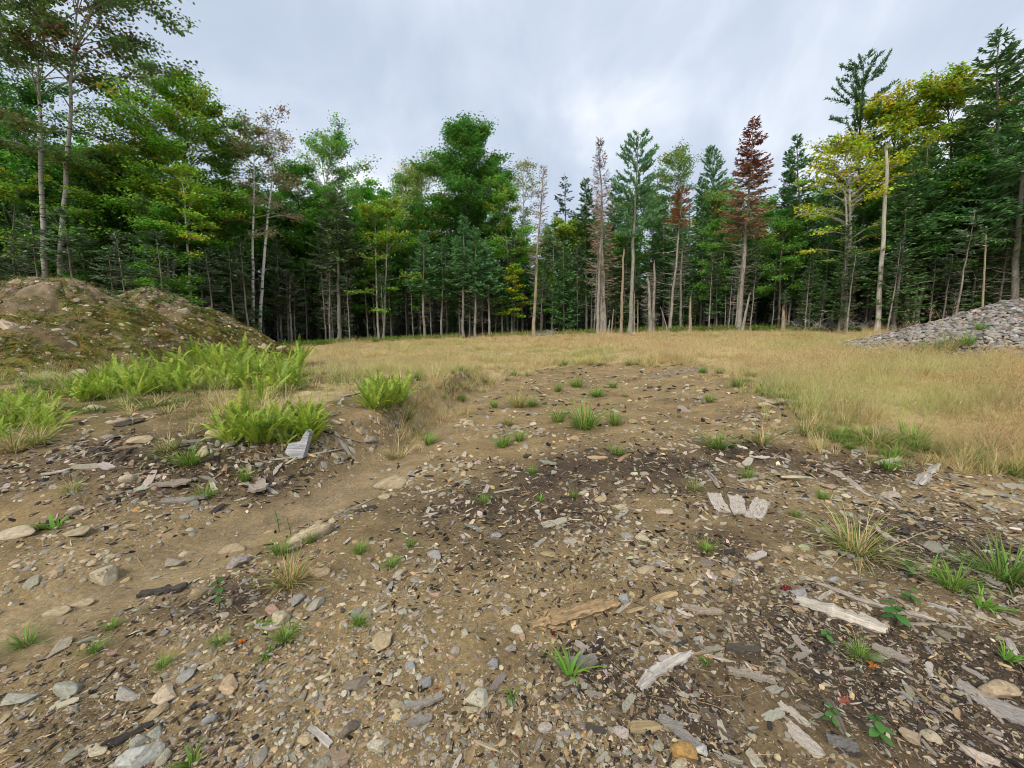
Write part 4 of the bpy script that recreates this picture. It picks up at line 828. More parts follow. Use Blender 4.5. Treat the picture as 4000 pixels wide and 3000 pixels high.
STN = [
 (1530, 1895, 125, 0.75, 0.62, TAN, 0, 'rounded tan boulder with a dark split, in the washed-out channel'),
 (1478, 1905, 48, 0.8, 0.7, GRY, 1, 'small block wedged against the rounded tan boulder\'s near side'),
 (1592, 1890, 75, 0.6, 0.5, CRM, 1, 'pale angular stone just past the rounded tan boulder'),
 (1505, 1945, 55, 0.7, 0.5, TAN, 0, 'flat tan stone sunk below the rounded tan boulder'),
 (1210, 2095, 195, 0.5, 0.35, CRM, 0, 'long smooth cream boulder mostly buried beside a green tuft'),
 (910, 2152, 105, 0.5, 0.35, TAN, 0, 'cream slab sunk in the soil below the long smooth boulder'),
 (420, 2255, 115, 0.75, 0.75, CRM, 1, 'big blocky cream stone standing on the sandy wash'),
 (235, 2395, 115, 0.45, 0.4, TAN, 0, 'long tan stone lying in the sandy wash, nearer of two'),
 (332, 2362, 95, 0.45, 0.4, TAN, 0, 'long tan stone lying in the sandy wash, farther of two'),
 (682, 2205, 78, 0.7, 0.6, BRN, 1, 'brown angular rock on the lip of the channel'),
 (725, 2168, 52, 0.7, 0.6, CRM, 0, 'cream cobble touching the brown angular rock'),
 (65, 2090, 150, 0.55, 0.3, CRM, 0, 'broad flat cream rock at the picture\'s edge'),
 (295, 2085, 130, 0.5, 0.3, TAN, 0, 'flat tan rock beside the broad flat cream rock'),
 (545, 1722, 95, 0.6, 0.35, TAN, 0, 'flat yellowish rock on the bank below the ferns'),
 (465, 1650, 80, 0.5, 0.3, TAN, 0, 'yellowish slab half buried in the bank behind the flat rock'),
 (365, 1598, 75, 0.6, 0.5, CRM, 0, 'pale rock tucked under the fern clump at the mound\'s foot'),
 (500, 1875, 58, 0.8, 0.75, CRM, 0, 'rounded pale cobble on the bank above the channel'),
 (840, 1705, 70, 0.8, 0.7, (0.5, 0.36, 0.2), 0, 'orange tan rock beside the big fern\'s base'),
 (1095, 1700, 95, 0.8, 0.6, (0.24, 0.22, 0.21), 1, 'dark grey rock half hidden under the fern fronds'),
 (1312, 1652, 45, 0.6, 0.5, CRM, 0, 'pale stone perched on the mossy bank'),
 (1310, 1788, 42, 0.9, 0.9, CRM, 1, 'upright cream stone at the mossy bank\'s foot'),
 (1830, 1662, 50, 0.75, 0.8, CRM, 0, 'round cream stone beside a flat weathered board'),
 (1790, 1668, 38, 0.6, 0.6, CRM, 0, 'smaller cream stone left of the round cream stone'),
 (2280, 1928, 52, 0.6, 0.5, CRM, 0, 'pale oval stone beyond a line of three tan ones'),
 (2348, 1955, 60, 0.6, 0.5, TAN, 0, 'tan oval stone, middle of the line of pale stones'),
 (2425, 1985, 75, 0.5, 0.35, CRM, 1, 'flat wedge-shaped stone ending the line of pale stones'),
 (1938, 2098, 48, 0.7, 0.6, BLU, 0, 'smooth grey cobble alone on bare sand'),
 (2525, 2232, 80, 0.65, 0.5, TAN, 0, 'large tan cobble beside a dark bark flake'),
 (2582, 2206, 55, 0.6, 0.5, GRY, 0, 'grey cobble touching the large tan cobble'),
 (2455, 2235, 40, 0.7, 0.6, TAN, 0, 'small tan cobble beside the large tan cobble'),
 (3120, 1872, 150, 0.3, 0.2, CRM, 1, 'thin flat whitish slab lying on the soil'),
 (3055, 1575, 130, 0.5, 0.3, CRM, 0, 'flat pale rock at the edge of the dry grass'),
 (3000, 1590, 90, 0.5, 0.3, CRM, 0, 'second flat pale rock at the edge of the dry grass'),
 (3120, 1580, 85, 0.5, 0.35, TAN, 0, 'third flat rock nearest the dry grass clump'),
 (3078, 2148, 70, 0.65, 0.5, TAN, 0, 'yellowish wedge stone beside a grass blade near the big tuft'),
 (3145, 2142, 75, 0.5, 0.45, (0.42, 0.42, 0.26), 0, 'greenish stone next to the yellowish wedge stone'),
 (3243, 2165, 55, 0.7, 0.6, CRM, 0, 'round cream stone before the big grass tuft'),
 (3122, 2322, 65, 0.7, 0.4, BLU, 1, 'pale blue grey flat stone at the white log\'s end'),
 (3255, 2265, 60, 0.5, 0.4, BLU, 0, 'smooth grey oval stone behind the white log'),
 (545, 2965, 150, 0.7, 0.6, (0.45, 0.43, 0.39), 1, 'largest pale grey stone at the bottom of the picture'),
 (545, 2900, 75, 0.8, 0.7, GRY, 0, 'olive grey egg-shaped stone above the largest pale stone'),
 (610, 2865, 62, 0.8, 0.7, (0.36, 0.37, 0.30), 1, 'greenish angular stone beside the egg-shaped stone'),
 (820, 2815, 60, 0.75, 0.8, BLU, 0, 'smooth dark banded grey cobble'),
 (75, 2735, 150, 0.5, 0.3, GRY, 1, 'flat pointed grey slab at the lower edge of the wash'),
 (270, 2700, 130, 0.5, 0.4, GRY, 0, 'flat olive grey slab beside the pointed slab'),
 (500, 2720, 120, 0.45, 0.35, GRY, 1, 'long flat grey slab in the stony patch'),
 (1860, 2735, 95, 0.9, 0.5, (0.47, 0.42, 0.33), 1, 'broad flat cream stone with a stick on it'),
 (1840, 2775, 60, 0.6, 0.5, TAN, 1, 'long tan stone leaning on the broad flat cream stone'),
 (1925, 2598, 48, 0.9, 0.9, BLU, 1, 'grey pyramid-shaped stone on bare sand below the rotten log'),
 (1660, 2672, 58, 0.9, 0.9, BLU, 1, 'grey upright block beside a fallen red leaf'),
 (1545, 2752, 62, 0.7, 0.7, TAN, 0, 'tan egg-shaped cobble beside a curved bark strip'),
 (1480, 2915, 90, 0.6, 0.5, (0.47, 0.41, 0.31), 1, 'long cream stone at the bottom edge'),
 (1872, 2675, 45, 0.8, 0.8, CRM, 1, 'rounded pale stone behind the broad flat cream stone'),
 (1605, 2610, 48, 0.8, 0.8, BLU, 0, 'blue grey cobble up from the upright grey block'),
 (2670, 2940, 105, 0.65, 0.6, ORA, 0, 'rusty orange stone, brightest on the ground'),
 (2738, 2935, 55, 0.8, 0.8, (0.5, 0.49, 0.44), 0, 'white oval stone beside the rusty orange stone'),
 (2655, 2990, 75, 0.6, 0.5, CRM, 1, 'cream stone cut by the bottom edge near the rusty one'),
 (2425, 2862, 60, 1.0, 0.8, (0.44, 0.38, 0.34), 1, 'pinkish block beside the brown wood chunk'),
 (2130, 2845, 75, 0.6, 0.45, (0.44, 0.38, 0.32), 0, 'flat pinkish stone among bark flakes'),
 (2440, 2345, 62, 0.75, 0.8, (0.30, 0.32, 0.30), 1, 'dark angular stone leaning on the rotten log\'s end'),
 (2020, 2465, 55, 0.7, 0.6, (0.46, 0.42, 0.34), 0, 'cream stone off the rotten log\'s near end'),
 (1990, 2535, 55, 0.6, 0.5, GRY, 1, 'flat grey stone below the rotten log'),
 (1780, 2545, 45, 0.8, 0.7, GRY, 0, 'olive cobble in the stony patch below the middle'),
 (1710, 2325, 40, 0.7, 0.5, (0.46, 0.32, 0.24), 1, 'square pinkish stone on the gravel left of the centre'),
 (3560, 2880, 100, 0.7, 0.5, TAN, 1, 'yellowish block among bark in the lower corner'),
 (3900, 2700, 150, 0.5, 0.4, TAN, 0, 'big tan mossy stone at the lower edge of the picture'),
 (3020, 2700, 60, 0.7, 0.6, GRY, 1, 'grey wedge stone near small green leaves'),
 (45, 1282, 130, 0.6, 0.32, (0.5, 0.42, 0.3), 1, 'flat-topped boulder jutting from the nearer mound'),
 (720, 1222, 55, 0.7, 0.6, BRN, 0, 'dark boulder on the farther mound\'s face'),
 (295, 1178, 40, 0.7, 0.7, BRN, 0, 'dark stone high on the nearer mound'),
 (68, 1108, 45, 0.6, 0.6, TAN, 0, 'tan stone near the nearer mound\'s top'),
 (225, 1292, 40, 0.7, 0.5, CRM, 0, 'pale stone on the nearer mound, upper of three'),
 (260, 1275, 30, 0.8, 0.6, GRY, 0, 'round pale stone on the nearer mound'),
 (298, 1462, 55, 0.8, 0.8, CRM, 0, 'round cream boulder at the nearer mound\'s base'),
 (185, 1468, 40, 0.8, 0.8, GRY, 0, 'grey cobble next to the round cream boulder at the mound base'),
 (290, 1345, 45, 0.8, 0.4, GRY, 1, 'grey slab on the nearer mound\'s mossy face'),
 (1035, 1362, 42, 0.8, 0.8, TAN, 0, 'round tan boulder where the farther mound meets the grass'),
 (1090, 1368, 70, 0.5, 0.35, TAN, 0, 'low tan rock in the grass past the farther mound'),
]
hx = []
for px, py, w, asp, th, col, ang_, lab in STN:
    P = at(px, py); hx.append(P); add_stone(P, w*float(depth(P))/F, asp, th, jit(col, 1, 0.05, 0.02)[0], lab, 'single stones', bool(ang_), U(-0.35, 0.35), 0.40)
hx = np.array(hx)
# the other stones large enough to pick out, by colour
def free_of(P, pts, r):
    d = np.sqrt(((P[:, None, :2]-pts[None, :, :2])**2).sum(-1)); return (d > r[:, None]).all(1)
P, dp = soil_points(1500, 1440, 3030, 0, 4000); P_px = 0
hm = humus(P[:, 0], P[:, 1]); cl = fbm(P[:, 0]*1.3, P[:, 1]*1.3, 3, 201)
k = (U(0, 1, len(P)) < np.clip(0.35+1.3*(cl-0.4), 0.05, 1)*(1-0.5*hm)) & free_of(P, hx, 0.05*dp) & (np.abs(gully(P[:, 0], P[:, 1])) > 0.25); P, dp = P[k][:225], dp[k][:225]
grpw = {'tan': 'loose tan stones', 'olive grey': 'loose olive grey stones', 'blue grey': 'loose blue grey stones', 'cream': 'loose cream stones', 'brownish grey': 'loose brownish stones', 'pinkish': 'loose pinkish stones', 'rusty orange': 'loose tan stones'}
for i in range(len(P)):
    q = rng.choice(6, p=PW[:6]/PW[:6].sum()); c, nm = PAL[q]
    w = min((24+58*U(0, 1)**2)*dp[i]/F*(1.35 if P[i, 0] < -0.6 and P[i, 1] < 3 else 1), 0.18)
    zone = 'near '+ground_mark(P[i])
    add_stone(P[i], w, U(0.5, 0.9), U(0.22, 0.6), jit(np.array(c)*1.05, 1, 0.1, 0.03)[0], f'{"larger" if w*F/dp[i] > 45 else "small"} loose {nm} stone {zone}', f'{"larger" if w*F/dp[i] > 45 else "small"} loose {nm} stones {zone}', U(0, 1) < 0.6, sink=0.36)

# bark flakes and chips large enough to pick out
def ragged_mb(nx=9, ny=4, L=1.0, Wd=0.35, th=0.05, curl=0.25, rag=0.3):
    """ragged slab of bark: ridged top, torn outline"""
    nar = 0.02 if rag < 0.12 else 0.35; x = np.linspace(-1, 1, nx); e1 = Wd*(1-rag*U(0, 1, nx))*(1-nar*np.abs(x)**3); e2 = Wd*(1-rag*U(0, 1, nx))*(1-nar*np.abs(x)**3); off = np.cumsum(rng.normal(size=nx))*0.03
    t = np.linspace(-1, 1, ny+1); V = np.zeros((nx, ny+1, 3)); V[..., 0] = x[:, None]*L+rng.normal(size=(nx, ny+1))*0.03; V[..., 1] = off[:, None]+np.where(t < 0, t[None]*e1[:, None], t[None]*e2[:, None])
    V[..., 2] = curl*(V[..., 1]**2)*U(-0.6, 1.0)+0.12*curl*x[:, None]**2+rng.normal(size=(nx, ny+1))*th*0.35+th
    W2 = V.copy(); W2[..., 2] -= th*1.6; n = nx*(ny+1); m = MB(); idx = np.arange(n).reshape(nx, ny+1)
    q1 = np.stack([idx[:-1, :-1], idx[1:, :-1], idx[1:, 1:], idx[:-1, 1:]], -1).reshape(-1, 4); q2 = q1[:, ::-1]+n
    ring = np.concatenate([idx[:, 0], idx[-1, 1:], idx[::-1, -1][1:], idx[0, ::-1][1:-1]]); r2 = np.roll(ring, -1)
    m.add(np.vstack([V.reshape(-1, 3), W2.reshape(-1, 3)]), np.vstack([q1, q2, np.stack([ring, ring+n, r2+n, r2], 1)])); return m
bmeshes = [ragged_mb(8, 4, 1, U(0.3, 0.6), 0.06, 0.5).mesh('bark_flake', MAT['chip'], False) for i in range(10)]
wmeshes = [splinter_mb(7, U(0.10, 0.2), U(0.06, 0.1), 0.15).mesh('wood_chip', MAT['wood'], False) for i in range(8)]
P, dp = soil_points(2600, 1600, 3030, 0, 4000); hm = humus(P[:, 0], P[:, 1]); rt = sst(-0.3, 1.2, P[:, 0]/P[:, 1])
k = (U(0, 1, len(P)) < np.clip(0.08+0.6*hm+0.35*rt, 0, 1)) & free_of(P, hx, 0.03*dp) & (np.abs(gully(P[:, 0], P[:, 1])) > 0.28); P, dp = P[k][:330], dp[k][:330]
for i in range(len(P)):
    zone = 'near '+ground_mark(P[i])
    r = tangent_rot(P[i:i+1], 0.15)[0]; hf = min((32+70*U(0, 1)**2)*dp[i]/F*0.5, 0.17)
    if U(0, 1) < 0.66:
        dk = U(0, 1) < 0.22; c = jit((0.06, 0.05, 0.042) if dk else (0.38, 0.335, 0.27), 1, 0.25, 0.04)[0]
        o = link('bark_flake', bmeshes[rng.integers(10)], None, (*P[i, :2], P[i, 2]+hf*0.05), r, (hf, hf*U(0.7, 1.1), hf))
        tag(o, f'ragged {"blackish" if dk else "pale grey"} bark flake lying {zone}', 'bark', f'{"blackish" if dk else "pale grey"} bark flakes {zone}')
    else:
        lt = U(0, 1) < 0.5; c = jit((0.50, 0.46, 0.40) if lt else (0.40, 0.29, 0.16), 1, 0.15, 0.04)[0]
        o = link('wood_chip', wmeshes[rng.integers(8)], None, (*P[i, :2], P[i, 2]+hf*0.06), r, (hf, hf, hf))
        tag(o, f'{"whitish" if lt else "yellow brown"} wood splinter lying {zone}', 'wood chip', f'{"whitish" if lt else "yellow brown"} wood splinters {zone}')
    o.color = (*c, 1)

# ------------------------------------------------------------------ logs, branches and boards (pixel chains of both ends)
def chain(pts, lift=0.5, w=None):
    P = at([p[0] for p in pts], [p[1] for p in pts]).copy(); return P
def wood_tube(name, pts, wpx, col, label, mat='wood', cat='branch', n=10, taper=0.6, flat=0.8, group=None, rough=0.12, sub=5, jag=0.03, base_w=None):
    P = chain(pts); d = float(depth(P).mean()); r = wpx*d/F*0.5
    # resample
    s = np.r_[0, np.cumsum(np.linalg.norm(np.diff(P, axis=0), axis=1))]; K = max(6, sub*(len(P)-1)+1); q = np.linspace(0, s[-1], K)
    P = np.column_stack([np.interp(q, s, P[:, k]) for k in range(3)])
    sm = P.copy(); sm[1:-1] = (P[:-2]+2*P[1:-1]+P[2:])/4; P = sm
    c0 = P.mean(0); ax_ = P[-1]-P[0]; hd = math.atan2(ax_[1], ax_[0]); inc = math.atan2(ax_[2], math.hypot(ax_[0], ax_[1]))
    from mathutils import Euler, Vector
    Rm = np.array(Euler((0, -inc, hd)).to_matrix()); Lc = (P-c0)@Rm
    Lc[:, 2] = Lc[:, 2]*0.6
    t = np.linspace(0, 1, K); rr = r*(1-(1-taper)*t)*(1+rng.normal(size=K)*rough)*(1-U(0.25, 0.6)*np.abs(2*t-1)**5)
    an = np.arange(n)*2*np.pi/n; ridge = 1+rng.normal(size=n)*rough*1.2
    V = np.zeros((K, n, 3)); V[..., 0] = Lc[:, 0:1]; V[..., 1] = Lc[:, 1:2]+np.cos(an)*rr[:, None]*ridge*(1+rng.normal(size=(K, n))*rough*0.5); V[..., 2] = Lc[:, 2:3]+np.sin(an)*rr[:, None]*ridge*flat*(1+rng.normal(size=(K, n))*rough*0.5)
    V[0, :, 0] -= np.abs(rng.normal(size=n))*jag*s[-1]; V[-1, :, 0] += np.abs(rng.normal(size=n))*jag*s[-1]
    m = MB(); i = np.arange(n); j = (i+1) % n
    q_ = np.concatenate([np.stack([k*n+i, k*n+j, (k+1)*n+j, (k+1)*n+i], 1) for k in range(K-1)])
    m.add(np.vstack([V.reshape(-1, 3), V[0].mean(0)[None], V[-1].mean(0)[None]]), q_[:, ::-1]); m.t.append(np.stack([np.full(n, K*n), i, j], 1)[:, ::-1]); m.t.append(np.stack([np.full(n, K*n+1), j, i], 1)[:, ::-1])
    o = link(name, m.mesh(name, MAT[mat], False), None, c0+[0, 0, r*flat*0.36], (0, -inc, hd)); o.color = (*(np.array(col)*[1.04, 0.96, 0.85]), 1)
    return tag(o, label, cat, group)
WHT, WGR, BRW, DKW = (0.42, 0.39, 0.35), (0.32, 0.30, 0.275), (0.36, 0.27, 0.16), (0.22, 0.19, 0.16)
wood_tube('log', [(2078, 2452), (2200, 2420), (2410, 2362)], 72, BRW, 'rotten yellow brown log with cracked fibres lying in the sandy soil', 'rot_wood', 'log', 16, 0.75, 0.75, sub=10, rough=0.13)
wood_tube('log', [(3115, 2350), (3270, 2400), (3450, 2462)], 52, (0.52, 0.50, 0.46), 'bleached white split log beside green seedlings', 'wood', 'log', 12, 1.15, 0.7, sub=7)
wood_tube('driftwood', [(2505, 2685), (2545, 2635), (2620, 2590), (2700, 2553)], 50, (0.44, 0.43, 0.42), 'curved silver grey driftwood slab with a dark underside', 'wood', 'driftwood', 9, 0.85, 0.45, sub=6)
wood_tube('stick', [(2690, 2563), (2760, 2548), (2830, 2535), (2875, 2510)], 15, (0.38, 0.312, 0.22), 'bent tan stick reaching out from the silver driftwood', 'wood', 'stick')
wood_tube('stick', [(2845, 2430), (2860, 2470), (2872, 2515)], 14, (0.38, 0.312, 0.22), 'short upright tan stick crossing the bent tan stick', 'wood', 'stick')
wood_tube('stick', [(2765, 2560), (2860, 2585), (2985, 2610)], 12, WHT, 'thin pale stick below the bent tan stick', 'wood', 'stick')
wood_tube('branch', [(3200, 2285), (3340, 2345), (3450, 2375), (3560, 2405), (3635, 2425)], 22, WHT, 'long bleached branch running behind the white log', 'wood', 'branch', taper=1.4)
wood_tube('stick', [(3195, 2345), (3265, 2300)], 18, WHT, 'short white stick propped between the white log and branch', 'wood', 'stick')
wood_tube('stick', [(3560, 2440), (3670, 2440), (3790, 2455)], 14, WGR, 'grey root-like stick beyond the white log\'s thick end', 'wood', 'stick')
wood_tube('log', [(2535, 1482), (2640, 1462), (2750, 1441)], 20, (0.274, 0.251, 0.228), 'grey fallen trunk lying where the dry grass begins', 'wood', 'log', taper=0.7)
wood_tube('stick', [(2365, 1474), (2440, 1466)], 9, WGR, 'small grey stick nearer than the fallen trunk', 'wood', 'stick')
wood_tube('board', [(3310, 1868), (3350, 1905), (3400, 1940)], 28, (0.418, 0.372, 0.319), 'split pale board lying aslant beside the big grass tuft', 'wood', 'board', 6, 0.8, 0.3)
wood_tube('branch', [(3410, 1935), (3470, 1950), (3520, 1995)], 22, WGR, 'knotty grey branch joining the split pale board', 'wood', 'branch')
wood_tube('wood_chunk', [(3590, 1895), (3625, 1855), (3665, 1818)], 34, (0.418, 0.41, 0.395), 'silver wood piece tipped up at a slant near the green tuft', 'wood', 'wood', 8, 0.6, 0.6)
wood_tube('board', [(3620, 1885), (3700, 1915), (3800, 1940)], 18, (0.342, 0.296, 0.243), 'long flat grey board running to the grass', 'wood', 'board', 6, 0.8, 0.4)
wood_tube('branch', [(2760, 1845), (2785, 1870), (2810, 1910)], 22, WGR, 'hooked grey branch above the weathered blocks', 'wood', 'branch')
wood_tube('stick', [(2830, 1900), (2920, 1918), (3040, 1950)], 9, DKW, 'thin dark stick beside the weathered blocks', 'wood', 'stick')
wood_tube('stick', [(1300, 2020), (1380, 1985), (1458, 1948)], 11, WGR, 'grey stick lying along the washed-out channel', 'wood', 'stick')
wood_tube('board', [(1870, 1668), (1945, 1664)], 22, (0.319, 0.251, 0.167), 'short flat brown board behind the leaning stick', 'wood', 'board', 6, 0.95, 0.3)
wood_tube('stick', [(1925, 1700), (2020, 1678), (2115, 1655)], 10, WGR, 'long thin stick with a broken end beside the short board', 'wood', 'stick')
wood_tube('branch', [(1060, 1798), (1180, 1785), (1260, 1768), (1340, 1755)], 13, (0.365, 0.327, 0.281), 'long pale branch lying below the silver stump chunk', 'wood', 'branch')
wood_tube('branch', [(1235, 1660), (1300, 1685), (1360, 1715), (1410, 1730)], 15, (0.304, 0.251, 0.182), 'brown crooked branch on the mossy bank', 'wood', 'branch')
wood_tube('stick', [(1335, 1552), (1420, 1533)], 13, WHT, 'white stick on top of the mossy bank', 'wood', 'stick')
wood_tube('stick', [(2148, 2042), (2235, 2092)], 15, (0.418, 0.365, 0.289), 'pale wood stick on the gravel at the centre', 'wood', 'stick')
wood_tube('stick', [(1930, 1926), (2030, 1908)], 11, (0.395, 0.35, 0.289), 'pale stick on the dark bark litter', 'wood', 'stick')
wood_tube('stick', [(1770, 1890), (1860, 1858)], 9, WGR, 'grey stick on the dark bark litter near the boulder', 'wood', 'stick')
wood_tube('stick', [(2410, 2395), (2470, 2350)], 26, (0.441, 0.418, 0.38), 'white wedge of wood leaning at the rotten log\'s end', 'wood', 'stick', 6, 0.3, 0.5)
wood_tube('stick', [(2450, 2395), (2520, 2372)], 24, (0.395, 0.319, 0.198), 'yellow split of wood beside the rotten log\'s end', 'rot_wood', 'stick', 6, 0.6, 0.6)
wood_tube('stick', [(2540, 2350), (2640, 2318)], 30, (0.426, 0.334, 0.198), 'bright yellow split of wood behind the rotten log', 'rot_wood', 'stick', 8, 0.8, 0.6)
wood_tube('stick', [(2545, 2345), (2590, 2380)], 24, (0.35, 0.266, 0.16), 'short tan stick crossing the bright yellow split', 'wood', 'stick', 7, 0.9, 0.7)
wood_tube('wood_chunk', [(2460, 2848), (2570, 2838)], 50, (0.319, 0.258, 0.152), 'brown splintered wood chunk beside the pinkish block', 'rot_wood', 'wood', 10, 0.85, 0.5, jag=0.1)
wood_tube('wood_chunk', [(1210, 2845), (1255, 2880), (1290, 2915)], 26, (0.426, 0.418, 0.41), 'forked white wood piece near the bottom edge', 'wood', 'wood', 8, 1.3, 0.6)
wood_tube('stick', [(1865, 2790), (1930, 2710)], 15, (0.395, 0.334, 0.251), 'tan stick lying on the broad flat cream stone', 'wood', 'stick')
wood_tube('stick', [(1855, 2895), (1945, 2935)], 22, (0.41, 0.357, 0.258), 'pale split of wood at the bottom near the red leaf', 'wood', 'stick', 6)
wood_tube('stick', [(1830, 2985), (1855, 2910)], 26, (0.342, 0.266, 0.152), 'yellow brown wood piece at the bottom edge', 'rot_wood', 'stick', 6)
wood_tube('board', [(3240, 2735), (3265, 2800), (3300, 2870)], 36, (0.167, 0.144, 0.122), 'flat grey brown board under the leafy seedling', 'wood', 'board', 6, 0.7, 0.3)
wood_tube('branch', [(3730, 2895), (3790, 2950), (3850, 2998)], 26, (0.418, 0.38, 0.342), 'pale branch slanting out of the lower corner', 'wood', 'branch', 7)
wood_tube('stick', [(3800, 2690), (3860, 2760), (3920, 2830)], 20, WHT, 'white bent stick in the lower corner', 'wood', 'stick')
wood_tube('board', [(3940, 2500), (3965, 2545), (3990, 2585)], 30, (0.456, 0.441, 0.418), 'white curved wood sliver near the picture\'s edge', 'wood', 'board', 6, 0.5, 0.4)
# weathered grey blocks, stump chunk and big bark pieces
def block(px, py, wpx, lpx, hd, th, col, label, name='wood_block', cat='wood', mat='wood', curl=0.1, rag=0.15, tilt=(0, 0)):
    P = at(px, py); d = float(depth(P)); s = lpx*d/F*0.5
    me = ragged_mb(10, 6, 1.0, wpx/lpx, th, curl, rag).mesh(name, MAT[mat], False)
    r = tangent_rot(P[None], 0.0)[0]; o = link(name, me, None, (P[0], P[1], P[2]+s*th*0.5), (r[0]*0+tilt[0], tilt[1], hd), (s, s, s)); o.color = (*(np.array(col)*[1.05, 0.97, 0.86]), 1)
    return tag(o, label, cat)
block(2800, 1970, 56, 150, 1.35, 0.10, (0.54, 0.52, 0.49), 'first of three silver weathered wood blocks, nearest the hooked branch', curl=0.03, rag=0.1, tilt=(0.0, -0.07))
block(2874, 1978, 56, 155, 1.25, 0.10, (0.52, 0.50, 0.47), 'middle of three silver weathered wood blocks', curl=0.03, rag=0.1, tilt=(0.0, -0.07))
block(2958, 2000, 60, 170, 0.85, 0.14, (0.52, 0.50, 0.47), 'last of three silver weathered wood blocks, with a dark end', curl=0.03, rag=0.1, tilt=(0.0, -0.07))
#block(1140, 1760, 75, 150, 1.15, 0.25, (0.418, 0.418, 0.433), 'silver white split stump chunk below the ferns', 'stump_chunk', 'wood', curl=0.6, rag=0.35, tilt=(0, -0.5))
block(1000, 1905, 80, 130, -0.9, 0.10, (0.334, 0.304, 0.274), 'ragged grey bark slab beside an upright tuft', 'bark_sheet', 'bark', 'chip', 0.5, 0.4)
block(790, 1725, 40, 120, 0.9, 0.10, (0.228, 0.213, 0.198), 'dark grey bark slab left of the big fern', 'bark_sheet', 'bark', 'chip', 0.4, 0.35)
block(720, 1955, 60, 150, 0.3, 0.08, (0.251, 0.243, 0.236), 'flat layered grey bark slab on the bank', 'bark_sheet', 'bark', 'chip', 0.4, 0.4)
block(660, 1890, 75, 150, 0.1, 0.06, (0.274, 0.243, 0.213), 'buried brownish bark slab behind the layered one', 'bark_sheet', 'bark', 'chip', 0.3, 0.4)
block(640, 2310, 50, 150, 0.45, 0.10, (0.076, 0.072, 0.068), 'black charred bark slab on the channel\'s edge', 'bark_sheet', 'bark', 'chip', 0.5, 0.45)
block(500, 2880, 42, 150, 0.6, 0.10, (0.053, 0.049, 0.046), 'black bark strip above the largest pale stone', 'bark_sheet', 'bark', 'chip', 0.5, 0.4)
block(1660, 2745, 50, 140, 0.45, 0.10, (0.304, 0.289, 0.266), 'curved grey bark strip between grey and tan stones', 'bark_sheet', 'bark', 'chip', 0.8, 0.35)
block(1640, 2820, 45, 95, 0.35, 0.10, (0.274, 0.266, 0.251), 'short grey bark strip under the curved one', 'bark_sheet', 'bark', 'chip', 0.8, 0.35)
block(1320, 2960, 75, 100, -0.2, 0.08, (0.319, 0.251, 0.19), 'flat brown bark piece at the bottom near the forked wood', 'bark_sheet', 'bark', 'chip', 0.3, 0.45)
block(3100, 2790, 50, 110, -1.1, 0.06, (0.471, 0.441, 0.403), 'white peeling bark strip, upper of two', 'bark_sheet', 'bark', 'chip', 0.3, 0.45)
block(3145, 2890, 75, 140, -1.2, 0.06, (0.471, 0.441, 0.403), 'white peeling bark sheet, lower of two', 'bark_sheet', 'bark', 'chip', 0.3, 0.4)
block(2930, 2640, 45, 160, -0.25, 0.10, (0.304, 0.281, 0.251), 'long grey bark strip below the thin pale stick', 'bark_sheet', 'bark', 'chip', 0.8, 0.4)
block(2900, 2545, 45, 130, -0.1, 0.14, (0.091, 0.084, 0.076), 'dark crumbly bark lump by the bent tan stick', 'bark_sheet', 'bark', 'chip', 0.6, 0.4)
block(2800, 2830, 60, 130, -1.0, 0.08, (0.182, 0.144, 0.114), 'brown wood slab pointing to the bottom edge', 'bark_sheet', 'wood', 'wood', 0.3, 0.3)
block(2740, 2385, 40, 140, -0.3, 0.08, (0.319, 0.281, 0.228), 'layered tan bark curl right of the yellow split', 'bark_sheet', 'bark', 'chip', 0.8, 0.35)
block(3480, 2560, 60, 110, -0.8, 0.08, (0.304, 0.274, 0.251), 'grey brown bark plate near an orange leaf', 'bark_sheet', 'bark', 'chip', 0.4, 0.4)
block(2620, 2830, 60, 90, -0.6, 0.12, (0.274, 0.266, 0.258), 'grey lichen-covered bark plate by the wood chunk', 'bark_sheet', 'bark', 'chip', 0.4, 0.3)
block(2690, 2900, 60, 110, -0.9, 0.08, (0.258, 0.251, 0.251), 'grey bark plate behind the rusty orange stone', 'bark_sheet', 'bark', 'chip', 0.4, 0.35)
block(3290, 2910, 70, 100, -0.4, 0.14, (0.182, 0.182, 0.182), 'crinkled grey bark lump beside the leafy seedling', 'bark_sheet', 'bark', 'chip', 0.6, 0.4)
block(3930, 2770, 120, 260, -0.9, 0.05, (0.304, 0.296, 0.289), 'broad grey bark sheet in the lower corner', 'bark_sheet', 'bark', 'chip', 0.3, 0.4)
block(2270, 2590, 60, 130, 0.2, 0.10, (0.213, 0.205, 0.198), 'grey bark plate behind the bright green tuft', 'bark_sheet', 'bark', 'chip', 0.5, 0.4)

